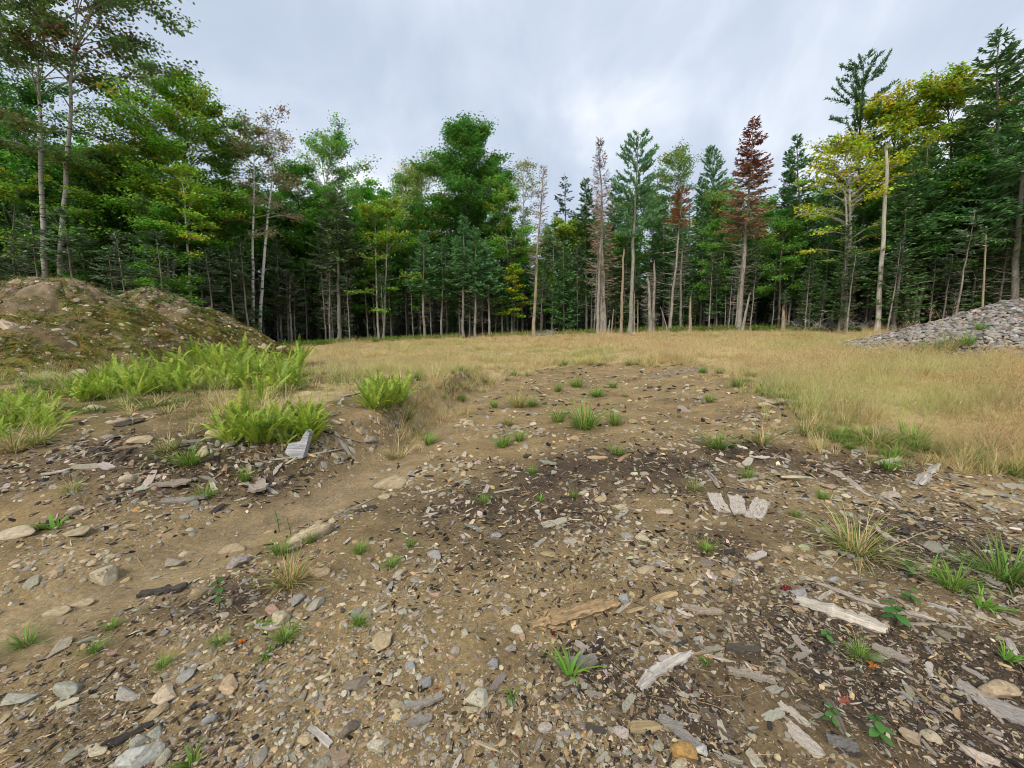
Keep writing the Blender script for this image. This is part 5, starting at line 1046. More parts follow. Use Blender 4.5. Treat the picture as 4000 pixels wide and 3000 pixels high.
def upright_slab(outline, label, col, th=0.07):
    """a standing split of wood, its outline given in photo pixels at the distance of its foot"""
    b = at(1145, 1788); Y = float(b[1]); V = np.array([at_y(px, py, Y) for px, py in outline])-b; n = len(V); V[:, 1] += V[:, 2]*0.35
    B2 = V+[0.01, th, 0.0]; i = np.arange(n); j = (i+1) % n; m = MB(); V1 = np.vstack([V, B2, V.mean(0)+[0, -0.012, 0], B2.mean(0)])
    m.add(V1, np.stack([i, j, n+j, n+i], 1)); m.t.append(np.stack([np.full(n, 2*n), j, i], 1)); m.t.append(np.stack([np.full(n, 2*n+1), n+i, n+j], 1))
    o = link('stump_chunk', m.mesh('stump_chunk', MAT['wood']), None, b+[0, 0, 0.0]); o.color = (*col, 1); return tag(o, label, 'wood')
upright_slab([(1104, 1795), (1145, 1792), (1182, 1790), (1188, 1750), (1192, 1702), (1180, 1688), (1170, 1705), (1164, 1728), (1146, 1736), (1116, 1738)][::-1], 'silver white split stump chunk standing below the ferns', (0.42, 0.42, 0.43))

# ------------------------------------------------------------------ grass tufts
TUFT = [tuft_mb(130, 1.0, 1.0, 0.18, 0.010, (0.20, 0.36, 0.05), fs=0.12, droop=0.45) for i in range(4)]      # green
TUFS = [tuft_mb(150, 1.0, 1.15, 0.18, 0.008, (0.26, 0.36, 0.06), (0.62, 0.48, 0.24), fs=0.5, droop=0.55, seed_heads=8) for i in range(4)]   # mixed with straw
TUFW = [tuft_mb(16, 1.0, 1.3, 0.10, 0.045, (0.16, 0.33, 0.04), fs=0.0, droop=0.6) for i in range(3)]        # few wide blades
TM = {'g': [m.mesh('grass_tuft', MAT['grass']) for m in TUFT], 's': [m.mesh('grass_tuft', MAT['grass']) for m in TUFS], 'w': [m.mesh('grass_tuft', MAT['grass']) for m in TUFW]}
def add_tuft(P, h, kind, label, group='grass tufts', wide=1.0, tint=None):
    o = link('grass_tuft', TM[kind][rng.integers(len(TM[kind]))], None, P, (U(-0.1, 0.1), U(-0.1, 0.1), U(0, 6.28)), (h*wide, h*wide, h))
    o.color = (*(tint if tint is not None else jit((1, 1, 1), 1, 0.12, 0.06)[0]), 1); return tag(o, label, 'grass tuft', group)
TF = [(735, 1815, 95, 'g', 1.3, 'bluish green tuft on the bank below the ferns'), (800, 1945, 62, 'g', 1.0, 'small green tuft in front of the layered bark slab'), (955, 1880, 85, 'g', 0.55, 'narrow upright green tuft beside the ragged bark slab'),
 (650, 1760, 70, 's', 1.2, 'sprawling tuft near the yellowish flat rock'), (280, 1920, 60, 's', 1.1, 'loose tuft on the bank at the far side of the cobble'), (215, 2065, 95, 'w', 1.0, 'broad-bladed tuft growing over the broad flat rocks'),
 (1675, 1735, 62, 'g', 0.9, 'small spiky green tuft beside the channel\'s sand'), (1630, 1700, 70, 's', 0.9, 'dull green tuft at the mossy bank\'s foot'), (2280, 1672, 130, 'g', 1.1, 'largest green tuft in the middle of the bare soil'), (2180, 1648, 75, 'g', 0.9, 'green tuft just left of the largest middle tuft'), (2400, 1660, 70, 'g', 0.9, 'yellowish green tuft just right of the largest middle tuft'),
 (1965, 1745, 65, 'g', 1.1, 'green tuft before the long thin stick'), (2030, 1722, 55, 'g', 0.9, 'upright green tuft nearest the thin stick\'s broken end'), (1985, 1662, 60, 's', 1.0, 'grey green tuft growing behind the short flat board'), (2020, 1590, 95, 's', 0.9, 'straw tuft with tall seed stalks on the far bare soil'), (2080, 1588, 50, 'g', 1.0, 'small green tuft beside the seed-stalk straw tuft'), (1930, 1592, 45, 'g', 0.9, 'tiny tuft left of the seed-stalk straw tuft'),
 (2255, 1512, 60, 'g', 1.0, 'green tuft near the grey fallen trunk\'s soil patch'), (2330, 1548, 45, 'g', 1.6, 'low spreading yellow green tuft past the middle tufts'), (2180, 1530, 50, 'g', 0.8, 'bright tuft on the far bare soil beside low cobbles'), (2395, 1515, 40, 'g', 0.9, 'small tuft just nearer than the small grey stick'), (2440, 1550, 35, 's', 0.9, 'fine pale tuft alone on the far bare soil'),
 (2800, 1750, 80, 'g', 1.2, 'green tuft on dark litter below the dry grass'), (2410, 1775, 50, 'g', 1.2, 'flat dark tuft on the dark bark litter'), (2975, 1735, 95, 's', 1.0, 'straw and green tuft at the near edge of the dry grass'), (3150, 1700, 110, 's', 1.0, 'big straw tuft at the near edge of the dry grass'), (3420, 1740, 110, 's', 1.1, 'green-based straw tuft below the dry grass'), (3270, 1725, 70, 'g', 1.0, 'dark green tuft between two straw tufts'), (3560, 1735, 110, 'g', 1.1, 'leafy green tuft under the tall dry grass'), (3880, 1790, 150, 's', 1.1, 'coarse straw tuft near the picture\'s edge'), (3790, 1815, 80, 'g', 0.9, 'bright green tuft beside the coarse straw tuft'),
 (3345, 2160, 170, 's', 1.15, 'big arching tuft with long straws behind the white log'), (2712, 1915, 70, 's', 0.9, 'small tuft with pale tips above the weathered blocks'), (2922, 1870, 60, 'g', 0.9, 'small green tuft between the blocks and the whitish slab'), (3215, 1950, 55, 'g', 0.9, 'small tuft before the split pale board'), (3110, 2020, 40, 'g', 0.9, 'tiny tuft above the greenish stone'),
 (1130, 2285, 130, 's', 1.0, 'yellow straw tuft with long bent stalks left of the centre'), (1205, 2120, 60, 'g', 0.9, 'lime green tuft on the long smooth cream boulder'), (1095, 2165, 75, 'g', 1.0, 'lime green tuft at the cream boulder\'s near end'), (1600, 2135, 50, 'w', 0.9, 'small upright sprout with broad blades on the gravel'), (1405, 2160, 55, 'g', 1.0, 'pale green tuft on the gravel beside the sprout'), (1530, 2210, 40, 'g', 1.4, 'flat yellow green tuft on the gravel'),
 (2225, 2640, 115, 'w', 1.0, 'bright broad-bladed green tuft in the middle foreground'), (2000, 2720, 80, 'w', 0.7, 'thin sprout beside the broad flat cream stone'), (1400, 2440, 60, 'g', 1.0, 'small tuft with a white root in the stony patch'), (1110, 2500, 65, 'g', 1.2, 'green tuft in the stony patch near the orange leaf'), (860, 2515, 55, 'g', 1.0, 'yellow green tuft beside the orange leaf'), (1010, 2455, 55, 'w', 0.9, 'star-shaped dark green sprout above the orange leaf'), (1050, 2555, 55, 'w', 0.8, 'small sprout below the orange leaf'), (755, 2990, 100, 'w', 0.9, 'green tuft cut by the bottom edge'), (640, 2600, 40, 'g', 1.3, 'flat tuft among long grey slabs'), (440, 2455, 45, 'g', 1.0, 'small tuft on the stony wash'), (370, 2545, 45, 'g', 1.2, 'yellow tuft on the stony wash nearer the slab'), (100, 2520, 70, 'g', 1.2, 'mossy tuft at the wash\'s edge'),
 (2760, 2150, 45, 'g', 1.2, 'small tuft growing through a grey bark flake'), (2760, 2590, 50, 'w', 0.8, 'sprout at the silver driftwood\'s upper end'), (3360, 2570, 75, 'g', 1.1, 'olive tuft beside the orange leaf in the lower corner'), (3930, 2580, 80, 'w', 0.9, 'broad-bladed tuft near the white sliver'), (2240, 1945, 40, 'g', 0.9, 'small tuft near the pale oval stone'), (2110, 1960, 45, 'w', 0.8, 'sprout on the gravel near the centre'), (1890, 1965, 45, 'g', 1.0, 'small tuft left of the centre sprout'), (2080, 1850, 40, 'g', 0.9, 'tiny tuft on the dark litter'), (3020, 1560, 50, 's', 0.9, 'straw tuft behind the flat pale rocks'), (2880, 1510, 55, 'g', 0.9, 'green tuft past the fallen trunk on bare soil'), (2770, 1570, 45, 'g', 0.9, 'small tuft on the soil right of the tracks'),
 (3930, 2260, 150, 'g', 1.4, 'large soft green tuft at the picture\'s edge'), (3720, 2300, 105, 'g', 1.3, 'lime green tuft right of the big arching one'), (3640, 2240, 80, 'w', 1.0, 'broad-bladed grass beside the lime green tuft'), (3830, 2370, 80, 'w', 1.1, 'tall broad-leaved grass in front of the large soft tuft'), (60, 1760, 110, 's', 1.3, 'long arching grass hanging below the edge ferns'), (150, 1730, 90, 's', 1.2, 'straw and green grass below the edge ferns'), (1530, 1790, 60, 's', 0.8, 'thin straw tuft at the bank\'s end'), (1590, 1640, 90, 's', 0.9, 'straw-stalked tuft beyond the mossy bank')]
for px, py, hp, kd, wd, lab in TF:
    P = at(px, py); add_tuft(P, hp*float(depth(P))/F*1.35, kd, lab, 'grass tufts on the bare soil', wd)
# tufts fringing the dry grass
for i in range(110):
    t_ = U(0, 1); k = rng.integers(8, len(EDGE)-2); a, b = ep[k], ep[k+1]; p = a*(1-t_)+b*t_; x_, y_ = p[0]+rng.normal()*0.25, p[1]-abs(rng.normal())*0.5
    P = np.array([x_, y_, float(H(x_, y_))]); kd = 'g' if U(0, 1) < 0.5 else 's'
    pxe = 2000+F*x_/float(depth(P)); side = 'by '+min([(1760, 'the bank\'s far end'), (2000, 'the seed-stalk straw tuft'), (2300, 'the small grey stick'), (2640, 'the grey fallen trunk'), (2900, 'the soil past the fallen trunk'), (3050, 'the flat pale rocks'), (3350, 'the whitish slab'), (3650, 'the tipped silver wood'), (3950, 'the picture\'s edge')], key=lambda t: abs(t[0]-pxe))[1]
    add_tuft(P, U(0.18, 0.36), kd, f'{"green" if kd == "g" else "straw-mixed"} tuft fringing the dry grass {side}', f'{"green" if kd == "g" else "straw-mixed"} tufts fringing the dry grass {side}')

# ------------------------------------------------------------------ ferns: each frond its own part
def frond_mb(L=1.0, npair=24, arch=0.55, wid=0.24, col=(0.42, 0.56, 0.065)):
    m = MB(); t = np.linspace(0, 1, 9); x = L*(t-0.10*t**2); z = L*(1.0*t-arch*t**2.2)
    P = np.column_stack([x*0.75, np.zeros(9), z]); tubes(m, P[None], (0.008*(1-0.8*t))[None]*L, 3, np.array(col)*0.8)
    s = np.linspace(0.16, 0.985, npair); c = np.column_stack([np.interp(s, t, P[:, k]) for k in range(3)]); tg = nrm(np.gradient(c, axis=0))
    w = wid*L*np.sin(np.pi*np.clip(0.10+0.86*s, 0, 1))**0.75*(1-0.55*s)+0.01
    for sd in (-1, 1):
        lat = np.array([0, sd, 0.0]); D = lat+tg*0.45+np.array([0, 0, -0.12])+rng.normal(size=(npair, 3))*0.06
        Dn = nrm(D); nn = nrm(np.cross(tg, lat)); hw = L*0.014
        a = c-tg*hw*0.8; b = c+tg*hw*0.8; mid = c+Dn*w[:, None]*0.55
        cc = jit(np.array(col), npair, 0.12, 0.05)
        V = np.stack([a, mid-tg*hw*0.75, c+Dn*w[:, None], mid+tg*hw*0.75], 1); m.add(V.reshape(-1, 3), (np.arange(npair)*4)[:, None]+np.arange(4), np.repeat(cc, 4, 0))
        m.add(np.stack([a, mid+tg*hw*0.75, b], 1).reshape(-1, 3), (np.arange(npair)*3)[:, None]+np.arange(3), np.repeat(cc, 3, 0))
    return m
FR = [frond_mb(1, 24, U(0.25, 0.65), U(0.085, 0.125)).mesh('frond', MAT['fern']) for i in range(6)]
def add_fern(P, size, nf, label, group='ferns', tint=(1, 1, 1), up=0.0):
    e = bpy.data.objects.new('fern', None); C.objects.link(e); e.location = P-np.array([0, 0, 0.02]); e.empty_display_size = 0.1; e.rotation_euler = (0, 0, U(0, 6.28)); tag(e, label, 'fern', group)
    for i in range(nf):
        s = size*U(0.65, 1.1); o = link('frond', FR[rng.integers(6)], e, (U(-0.05, 0.05), U(-0.05, 0.05), 0), (U(-0.35, 0.35), -U(-0.35, 0.5)-up, i*2.4+U(-0.3, 0.3)), (s, s, s)); o.color = (*(jit(tint, 1, 0.18, 0.06)[0]*(np.array([0.6, 0.72, 0.7]) if U(0, 1) < 0.3 else np.array([1.0, 0.85, 0.8]) if U(0, 1) < 0.1 else 1.0)), 1)
FE = [(905, 1735, 190, 11, 1.0, 'big fern in front of the ferns, its fronds over the orange tan rock'), (1000, 1720, 230, 12, 1.0, 'tallest fern of the near clump, above the stump chunk'), (1075, 1690, 180, 10, 1.0, 'fern behind the dark grey rock in the near clump'), (930, 1660, 200, 10, 0.95, 'fern at the back of the near clump'), (1190, 1700, 190, 9, 1.0, 'fern with yellowing fronds at the near clump\'s end'), (1240, 1650, 170, 8, 1.05, 'fern on the mossy bank next to the near clump'), (870, 1690, 150, 8, 1.0, 'small fern at the near clump\'s outer edge'), (1015, 1580, 200, 10, 0.9, 'fern between the near clump and the long row'),
 (700, 1490, 160, 10, 0.95, 'fern starting the long row below the farther mound'), (790, 1455, 170, 10, 1.0, 'second fern of the long row below the farther mound'), (880, 1480, 180, 10, 0.9, 'third fern of the long row'), (960, 1450, 170, 10, 0.9, 'fourth fern of the long row'), (1030, 1500, 180, 10, 0.8, 'fifth fern of the long row, darker green'), (1100, 1500, 170, 10, 0.85, 'sixth fern of the long row'), (1160, 1510, 150, 10, 0.85, 'last fern at the end of the long row'), (850, 1410, 140, 9, 1.05, 'pale fern at the back of the long row'), (760, 1400, 120, 8, 1.05, 'small pale fern nearest the farther mound'), (950, 1520, 160, 9, 0.85, 'front fern of the long row with grass about it'),
 (330, 1570, 170, 10, 1.1, 'fern at the near end of the clump under the nearer mound'), (420, 1555, 180, 11, 1.1, 'yellow green fern in the middle of the clump under the nearer mound'), (500, 1545, 170, 10, 0.95, 'darker fern in the clump under the nearer mound'), (570, 1540, 150, 10, 0.85, 'fern at the grassy end of the clump under the nearer mound'), (270, 1545, 130, 8, 1.1, 'pale fern beside the yellow flowers'), (460, 1520, 140, 9, 1.0, 'back fern in the clump under the nearer mound'),
 (30, 1660, 190, 11, 1.0, 'fern at the picture\'s very edge'), (110, 1640, 180, 11, 1.05, 'second fern in from the picture\'s edge'), (190, 1625, 150, 9, 1.05, 'third fern in from the picture\'s edge'), (60, 1600, 150, 9, 1.0, 'back fern near the picture\'s edge'), (20, 1720, 150, 9, 0.95, 'lowest fern at the picture\'s edge'),
 (1450, 1590, 170, 9, 0.75, 'upright dark fern left of the grass by the mossy bank'), (1510, 1600, 190, 10, 0.75, 'tall upright fern beyond the mossy bank'), (1560, 1585, 170, 9, 0.8, 'upright fern touching the dry grass'), (1480, 1530, 130, 8, 0.8, 'back fern in the upright clump')]
for px, py, hp, nf, tn, lab in FE:
    P = at(px, py); add_fern(P, hp*float(depth(P))/F*0.78, nf+9, lab, 'ferns on the bank', (tn, tn*1.0, tn), 0.25 if 1440 < px < 1600 else 0.05)
# more of them filling the clumps
CL = [((560, 720), (1490, 1545), 4, 100, 'between the two fern clumps'), ((640, 1180), (1420, 1525), 16, 110, 'in the long row below the farther mound'), ((290, 600), (1500, 1572), 9, 110, 'in the clump under the nearer mound'), ((0, 230), (1590, 1700), 8, 110, 'in the clump at the picture\'s edge'), ((860, 1230), (1640, 1740), 9, 120, 'in the near clump above the stump chunk'), ((1430, 1590), (1540, 1610), 5, 120, 'in the upright clump by the mossy bank')]
for (xa, xb), (ya, yb), n_, hp, where in CL:
    for i in range(int(n_*3.0)):
        P = at(U(xa, xb), U(ya, yb)); t_ = U(0.85, 1.1); add_fern(P, hp*U(0.75, 1.3)*float(depth(P))/F, 11, f'filler fern {where}'.replace('filler', 'small'), f'small ferns {where}', (t_, t_, t_), 0.1)
# low green growth along the foot of the forest
xs = U(-22, 27, 2600); ys = treeline(xs)-U(-1.5, 1.3, 2600)-0.2; kk = fbm(xs*0.25, ys*0.05, 2, 301)+0.25*np.exp(-((xs-18)/7)**2) > 0.47
xs, ys = xs[kk], ys[kk]; n = len(xs); sz = U(0.35, 0.7, n)
scatter('undergrowth', [tuft_mb(30, 1.0, 1.2, 0.3, 0.05, (0.17, 0.33, 0.03), fs=0.03, droop=0.5) for i in range(3)], np.column_stack([xs, ys, H(xs, ys)]), np.column_stack([np.zeros(n), np.zeros(n), U(0, 6, n)]), np.column_stack([sz, sz, sz]), jit((1, 1, 1), n, 0.15, 0.06), MAT['grass_field'])

# ------------------------------------------------------------------ the mounds' stones, moss and weeds; the cobble heap
def heap_points(m, n, seed, rough=0.5):
    a = U(0, 6.283, n); r = np.sqrt(U(0, 1, n))*1.02; cx, cy = np.cos(a)*r, np.sin(a)*r
    x = m['c'][0]+cx*np.where(cx < 0, m['rx'][0], m['rx'][1]); y = m['c'][1]+cy*m['ry']; k = heap_h(m, x, y, seed, rough) > terrain(x, y); return x[k], y[k]
for nm, i in (('mound_gravel', 0), ('mound_gravel', 1)):
    x, y = heap_points(MOUNDS[i], 4500, 40+9*i); n = len(x); sz = 0.016+0.07*U(0, 1, n)**4; P = np.column_stack([x, y, H(x, y)])
    scatter(nm, [stone_mb(1, 5, 0.55, 0.9, (1, 1, 1)) for k in range(5)], P, tangent_rot(P, 0.25), np.column_stack([sz*1.2, sz, sz*0.6]), jit(PALC[rng.choice(len(PAL), n, p=PW)]*1.1, n, 0.15, 0.04), MAT['stone_inst'])
x0, y0 = heap_points(MOUNDS[0], 5000, 40); x1, y1 = heap_points(MOUNDS[1], 4500, 49); x, y = np.r_[x0, x1], np.r_[y0, y1]; P = np.column_stack([x, y, H(x, y)])
k = (fbm(x*1.6, y*1.6, 4, 15) > 0.44) & (U(0, 1, len(x)) < 1-0.75*sst(2.2, 3.4, P[:, 2])); P = P[k]; n = len(P); sz = U(0.05, 0.16, n)
tn = np.where((U(0, 1, n) < 0.3)[:, None], jit((1.5, 0.75, 0.6), n, 0.2), jit((0.85, 0.9, 0.75), n, 0.2)); tn = np.where((U(0, 1, n) < 0.12)[:, None], jit((0.75, 1.5, 0.9), n, 0.15), tn)
scatter('mound_weeds', [tuft_mb(22, 1.0, 1.8, 0.5, 0.07, (0.25, 0.235, 0.045), (0.34, 0.25, 0.10), 0.3, 0.6, 3) for k in range(4)], P, tangent_rot(P, 0.2), np.column_stack([sz*1.5, sz*1.5, sz]), tn, MAT['grass_field'])
# broad-leaved weeds on the farther mound's crest
def leafy_mb(n=14, rad=0.35, leaf=0.14, h=0.22, col=(0.13, 0.24, 0.05)):
    m = MB(); a = U(0, 6.28, n); r = rad*np.sqrt(U(0, 1, n)); P1 = np.column_stack([np.cos(a)*r, np.sin(a)*r, h*U(0.4, 1, n)]); P0 = P1*[0.15, 0.15, 0]
    tubes(m, np.stack([P0, (P0+P1)/2+[0, 0, h*0.15], P1], 1), np.full((n, 3), 0.006), 3, np.array(col)*0.7); D = np.column_stack([np.cos(a+U(-1, 1, n)), np.sin(a+U(-1, 1, n)), U(-0.3, 0.2, n)])
    L = leaf*U(0.7, 1.2, n); blades(m, P1, D, L, L*0.42, jit(col, n, 0.15, 0.06), 0.15); return m
LW = [leafy_mb(16, 0.3, 0.17, 0.2).mesh('weed', MAT['leaf']) for i in range(3)]
for px, py, w, lab in [(425, 1152, 60, 'leafy weed in the notch between the two mounds'), (470, 1175, 45, 'small leafy weed below the notch between the mounds'), (500, 1220, 60, 'leafy weed on the shaded side of the notch'), (465, 1185, 40, 'leafy sprig on the nearer mound\'s flank'), (560, 1150, 60, 'weed on the farther mound left of its peak'), (620, 1132, 60, 'weed on the very crest of the farther mound'), (690, 1165, 55, 'weed just right of the farther mound\'s crest'), (655, 1185, 50, 'weed on the farther mound\'s upper face'), (760, 1195, 50, 'weed on the farther mound\'s sloping edge, upper'), (800, 1225, 50, 'weed on the farther mound\'s sloping edge, middle'), (850, 1262, 50, 'weed on the farther mound\'s sloping edge, lower'), (900, 1300, 45, 'weed near the foot of the farther mound\'s slope'), (590, 1185, 45, 'weed amid the farther mound\'s face')]:
    P = at(px, py); s = w*float(depth(P))/F/0.55; o = link('weed', LW[rng.integers(3)], None, P, (0, 0, U(0, 6)), (s, s, s)); tag(o, lab, 'weed', 'leafy weeds on the mounds')
# cobbles of the heap: the largest in view are objects, the rest one mass
x, y = heap_points(PILE, 10000, 77, 0.3); n = len(x); P = np.column_stack([x, y, H(x, y)]); vis = (y < PILE['c'][1]+1.0) & (x < 21.5) & (x > 11.8)
pick = np.flatnonzero(vis)[:290]; rest = np.setdiff1d(np.arange(n), pick)
cobc = np.array([(0.27, 0.25, 0.225), (0.22, 0.215, 0.205), (0.32, 0.27, 0.21), (0.15, 0.14, 0.13), (0.31, 0.22, 0.17), (0.38, 0.35, 0.30)]); cw = [0.3, 0.22, 0.18, 0.12, 0.08, 0.1]
ci = rng.choice(6, n, p=cw); cn = ['grey', 'slate grey', 'tan grey', 'dark grey', 'pinkish', 'pale']
for i in pick:
    w = U(0.10, 0.24); zone = 'low on the heap' if P[i, 2] < 1.5 else 'on the heap\'s upper part'
    o = add_stone(P[i], w, U(0.65, 0.95), U(0.4, 0.65), jit(cobc[ci[i]], 1, 0.12, 0.03)[0], f'{cn[ci[i]]} cobble {zone} of loose cobbles', f'{cn[ci[i]]} cobbles {zone}', U(0, 1) < 0.3, sink=0.12, name='cobble'); o['category'] = 'cobble'
Pr = P[rest]; n2 = len(Pr); sz = 0.03+0.06*U(0, 1, n2)**1.5
scatter('heap_cobbles', [stone_mb(2, 6, 0.6, 0.92, (1, 1, 1)) for k in range(6)], Pr, tangent_rot(Pr, 0.3), np.column_stack([sz*1.2, sz*0.9, sz*0.65]), jit(cobc[ci[rest]], n2, 0.14, 0.04), MAT['stone_inst'])
# growth on the heap
for px, py, w, kd, lab in [(3640, 1400, 120, 's', 'olive grass clump growing on the cobble heap'), (3700, 1370, 130, 's', 'brown green grass clump on the cobble heap'), (3610, 1380, 90, 'g', 'low green grass on the heap\'s face'), (3780, 1350, 90, 'g', 'grass on the heap beside the brown clump'), (3830, 1290, 60, 'g', 'small grass on the heap\'s upper face')]:
    P = at(px, py); add_tuft(P, w*float(depth(P))/F, kd, lab, 'grass on the cobble heap', 0.9)
b = at(3690, 1228); t_ = conifer(0.8, 0.75, hb=0.02, col=(0.08, 0.13, 0.075), r0=0.02, dead=0, ds=0.09, dens=0.9, tw_w=0.02, per=4)
put_tree('fir_seedling', t_, b, 'low spreading fir seedling on top of the cobble heap', None, (-0.3, 0), 0.8, 'bark', 'needle')
for px, py, pyt, rc, lab in [(3865, 1195, 1110, 0.38, 'leafy light green bush atop the cobble heap'), (3760, 1192, 1145, 0.22, 'smaller leafy bush beside the heap\'s fir seedling')]:
    b = at(px, py); Ht = (py-pyt)*float(depth(b))/F+0.15
    put_tree('bush', decid(Ht, rc, hb=0.12, nl=12, nt=4, nlf=6, leaf=0.08, col=(0.085, 0.14, 0.035), r0=0.02, stems=2, flat=0.8), b, lab, None, (0, 0), Ht, 'bark', 'leaf', 0, 'bush')

# dead brush tangles at the forest's foot
def brush(px, Y, w, h, n, label):
    b = foot(px, Y); m = MB(); a = U(0, 6.28, n); P0 = np.column_stack([U(-w, w, n)*0.75, U(-0.8, 0.8, n), np.full(n, 0.02)]); L = U(0.5, 1.1, n)*h*1.3
    sg = np.linspace(0, 1, 7); az_ = a[:, None]+sg[None]*rng.normal(size=(n, 1))*0.8; el = U(0.5, 1.4, n)[:, None]-sg[None]*U(0.8, 2.4, n)[:, None]
    st = np.stack([np.cos(az_)*np.cos(el), np.sin(az_)*np.cos(el), np.sin(el)], -1)*(L/6)[:, None, None]; P = P0[:, None]+np.cumsum(st, 1); P[..., 2] = np.maximum(P[..., 2], 0.02)
    tubes(m, P, np.tile(0.022*(1-0.7*sg), (n, 1)), 4, jit((0.36, 0.34, 0.30), n, 0.15, 0.03))
    k = n*5; bi = np.repeat(np.arange(n), 5); j = rng.integers(1, 7, k); p0 = P[bi, j]; d = rng.normal(size=(k, 3))+[0, 0, -0.5]; p2 = p0+nrm(d)*U(0.2, 0.55, k)[:, None]; p2[:, 2] = np.maximum(p2[:, 2], 0.01)
    tubes(m, np.stack([p0, (p0+p2)/2+[0, 0, 0.06], p2], 1), np.tile([0.012, 0.009, 0.005], (k, 1)), 3, jit((0.38, 0.36, 0.32), k, 0.15, 0.03))
    o = link('brush_pile', m.mesh('brush_pile', MAT['dead_wood']), None, b); return tag(o, label, 'brush')
brush(3210, 28.5, 1.4, 1.5, 46, 'grey dead brush tangle just left of the yellow maple\'s trunk'); brush(3350, 27.8, 1.2, 1.3, 40, 'grey dead brush tangle between the whitish maple trunk and bare pole')
brush(3470, 26.5, 1.3, 0.9, 36, 'low grey brush spreading to the cobble heap'); brush(2120, 34.0, 1.3, 0.8, 26, 'small dead brush tangle by the leaning spruce'); brush(1120, 33.0, 1.2, 0.6, 20, 'low brush near the white birch pair\'s foot')

# ------------------------------------------------------------------ seedlings, weeds and fallen leaves
def seedling(px, py, hpx, nlf, lab, leaf=0.35, col=(0.10, 0.24, 0.06)):
    P = at(px, py); h = hpx*float(depth(P))/F; e = bpy.data.objects.new('seedling', None); C.objects.link(e); e.location = P; e.empty_display_size = 0.05; tag(e, lab, 'seedling', 'seedlings on the bare soil')
    m = MB(); z = np.linspace(0, 1, 6); L = np.column_stack([0.12*h*np.sin(z*2+U(0, 3)), 0.1*h*z, z*h]); tubes(m, L[None], (0.012*h*(1.3-z))[None]+0.0008, 5, (0.16, 0.13, 0.06)); link('stem', m.mesh('stem', MAT['leaf'], True), e)
    for i in range(nlf):
        f = MB(); a = np.linspace(0, 1, 7); w = 0.34*np.sin(np.pi*np.clip(a*0.93+0.05, 0, 1))**0.8; zz = -0.18*a**2
        V = np.concatenate([np.column_stack([a, w, zz+0.10*w]), np.column_stack([a, 0*w, zz]), np.column_stack([a, -w, zz+0.10*w])]); q = [(s*7+k, s*7+k+1, (s+1)*7+k+1, (s+1)*7+k) for s in range(2) for k in range(6)]
        f.add(V, q, jit(col, 1, 0.15, 0.05)[0]); t = 0.3+0.7*(i+0.5)/nlf; s = h*leaf*U(0.75, 1.15)
        link('leaf', f.mesh('leaf', MAT['leaf'], True), e, (float(np.interp(t, z, L[:, 0])), float(np.interp(t, z, L[:, 1])), t*h), (0, U(-0.2, 0.35), i*2.4+U(-0.3, 0.3)), (s, s, s))
seedling(3490, 2450, 95, 7, 'leafy green seedling at the white log\'s thick end', 0.5); seedling(3560, 2360, 60, 6, 'green seedling above the long bleached branch', 0.55); seedling(3228, 2510, 55, 6, 'small blue green seedling before the white log', 0.5)
seedling(3240, 2850, 90, 7, 'leafy seedling beside the white peeling bark', 0.4); seedling(3420, 2930, 130, 9, 'tallest leafy seedling at the bottom', 0.32); seedling(3540, 2250, 60, 5, 'round-leaved seedling beside the big arching tuft', 0.6)
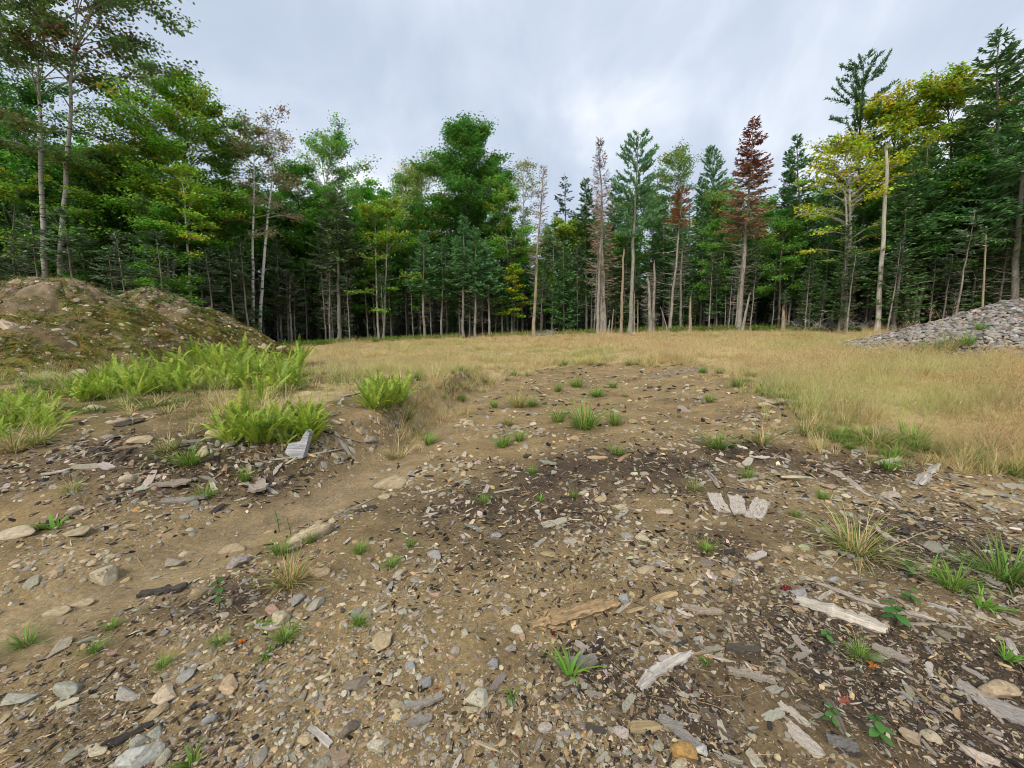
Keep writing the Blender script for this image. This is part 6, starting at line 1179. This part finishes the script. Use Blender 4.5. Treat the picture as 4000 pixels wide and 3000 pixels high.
seedling(840, 2400, 150, 9, 'tall thin weed with dark stem on the stony slope', 0.22, (0.10, 0.18, 0.05)); seedling(1080, 2080, 90, 10, 'pale flowering weed beside the long smooth cream boulder', 0.2, (0.22, 0.28, 0.10)); seedling(1130, 2090, 70, 8, 'second pale flowering weed nearer the cream boulder', 0.2, (0.22, 0.28, 0.10)); seedling(1000, 2320, 60, 7, 'small pale weed left of the yellow straw tuft', 0.25, (0.20, 0.26, 0.09))
def leaf_on_ground(px, py, wpx, col, lab):
    P = at(px, py); s = wpx*float(depth(P))/F*0.5; a = np.arange(20)*2*np.pi/20; r = np.array([1, 0.45, 0.7, 0.4]*5)*U(0.85, 1.1, 20)*(0.75+0.25*np.cos(a)); z = 0.25+0.35*rng.normal(size=20)*0.5
    m = MB(); V = np.vstack([np.column_stack([np.cos(a)*r, np.sin(a)*r, np.abs(z)]), [[0, 0, 0.12]]]); i = np.arange(20); j = (i+1) % 20; m.add(V, np.stack([np.full(20, 20), i, j], 1), col)
    o = link('fallen_leaf', m.mesh('fallen_leaf', MAT['leaf']), None, P, (U(-0.2, 0.2), U(-0.2, 0.2), U(0, 6)), (s, s, s)); return tag(o, lab, 'leaf', 'fallen leaves')
for a in [(945, 2510, 55, (0.62, 0.20, 0.03), 'bright orange fallen leaf on the stony patch'), (3065, 2300, 70, (0.25, 0.04, 0.04), 'dark red leaf near the white log\'s thin end'), (3410, 2610, 70, (0.55, 0.2, 0.05), 'orange leaf standing near the olive tuft'), (3305, 2745, 80, (0.42, 0.14, 0.08), 'curled reddish brown leaf in the lower corner'), (2018, 2882, 30, (0.40, 0.06, 0.04), 'tiny red leaf at the bottom'), (2160, 2480, 45, (0.18, 0.05, 0.04), 'dark maroon leaf under the rotten log'), (1710, 2690, 45, (0.45, 0.16, 0.07), 'thin rusty leaf beside the grey upright block'), (3300, 2500, 55, (0.22, 0.03, 0.04), 'maroon leaf under the small blue green seedling'), (1800, 2225, 35, (0.30, 0.05, 0.04), 'red leaf by a cream stone left of the centre'), (2655, 2155, 28, (0.2, 0.03, 0.03), 'small maroon leaf on the gravel'), (2700, 2705, 35, (0.25, 0.03, 0.05), 'dark red scrap of leaf near grey bark'), (480, 1910, 30, (0.40, 0.05, 0.04), 'red leaf on the bank by the pale cobble'), (2520, 2925, 45, (0.5, 0.28, 0.18), 'pale pinkish leaf at the bottom edge')]:
    leaf_on_ground(*a)
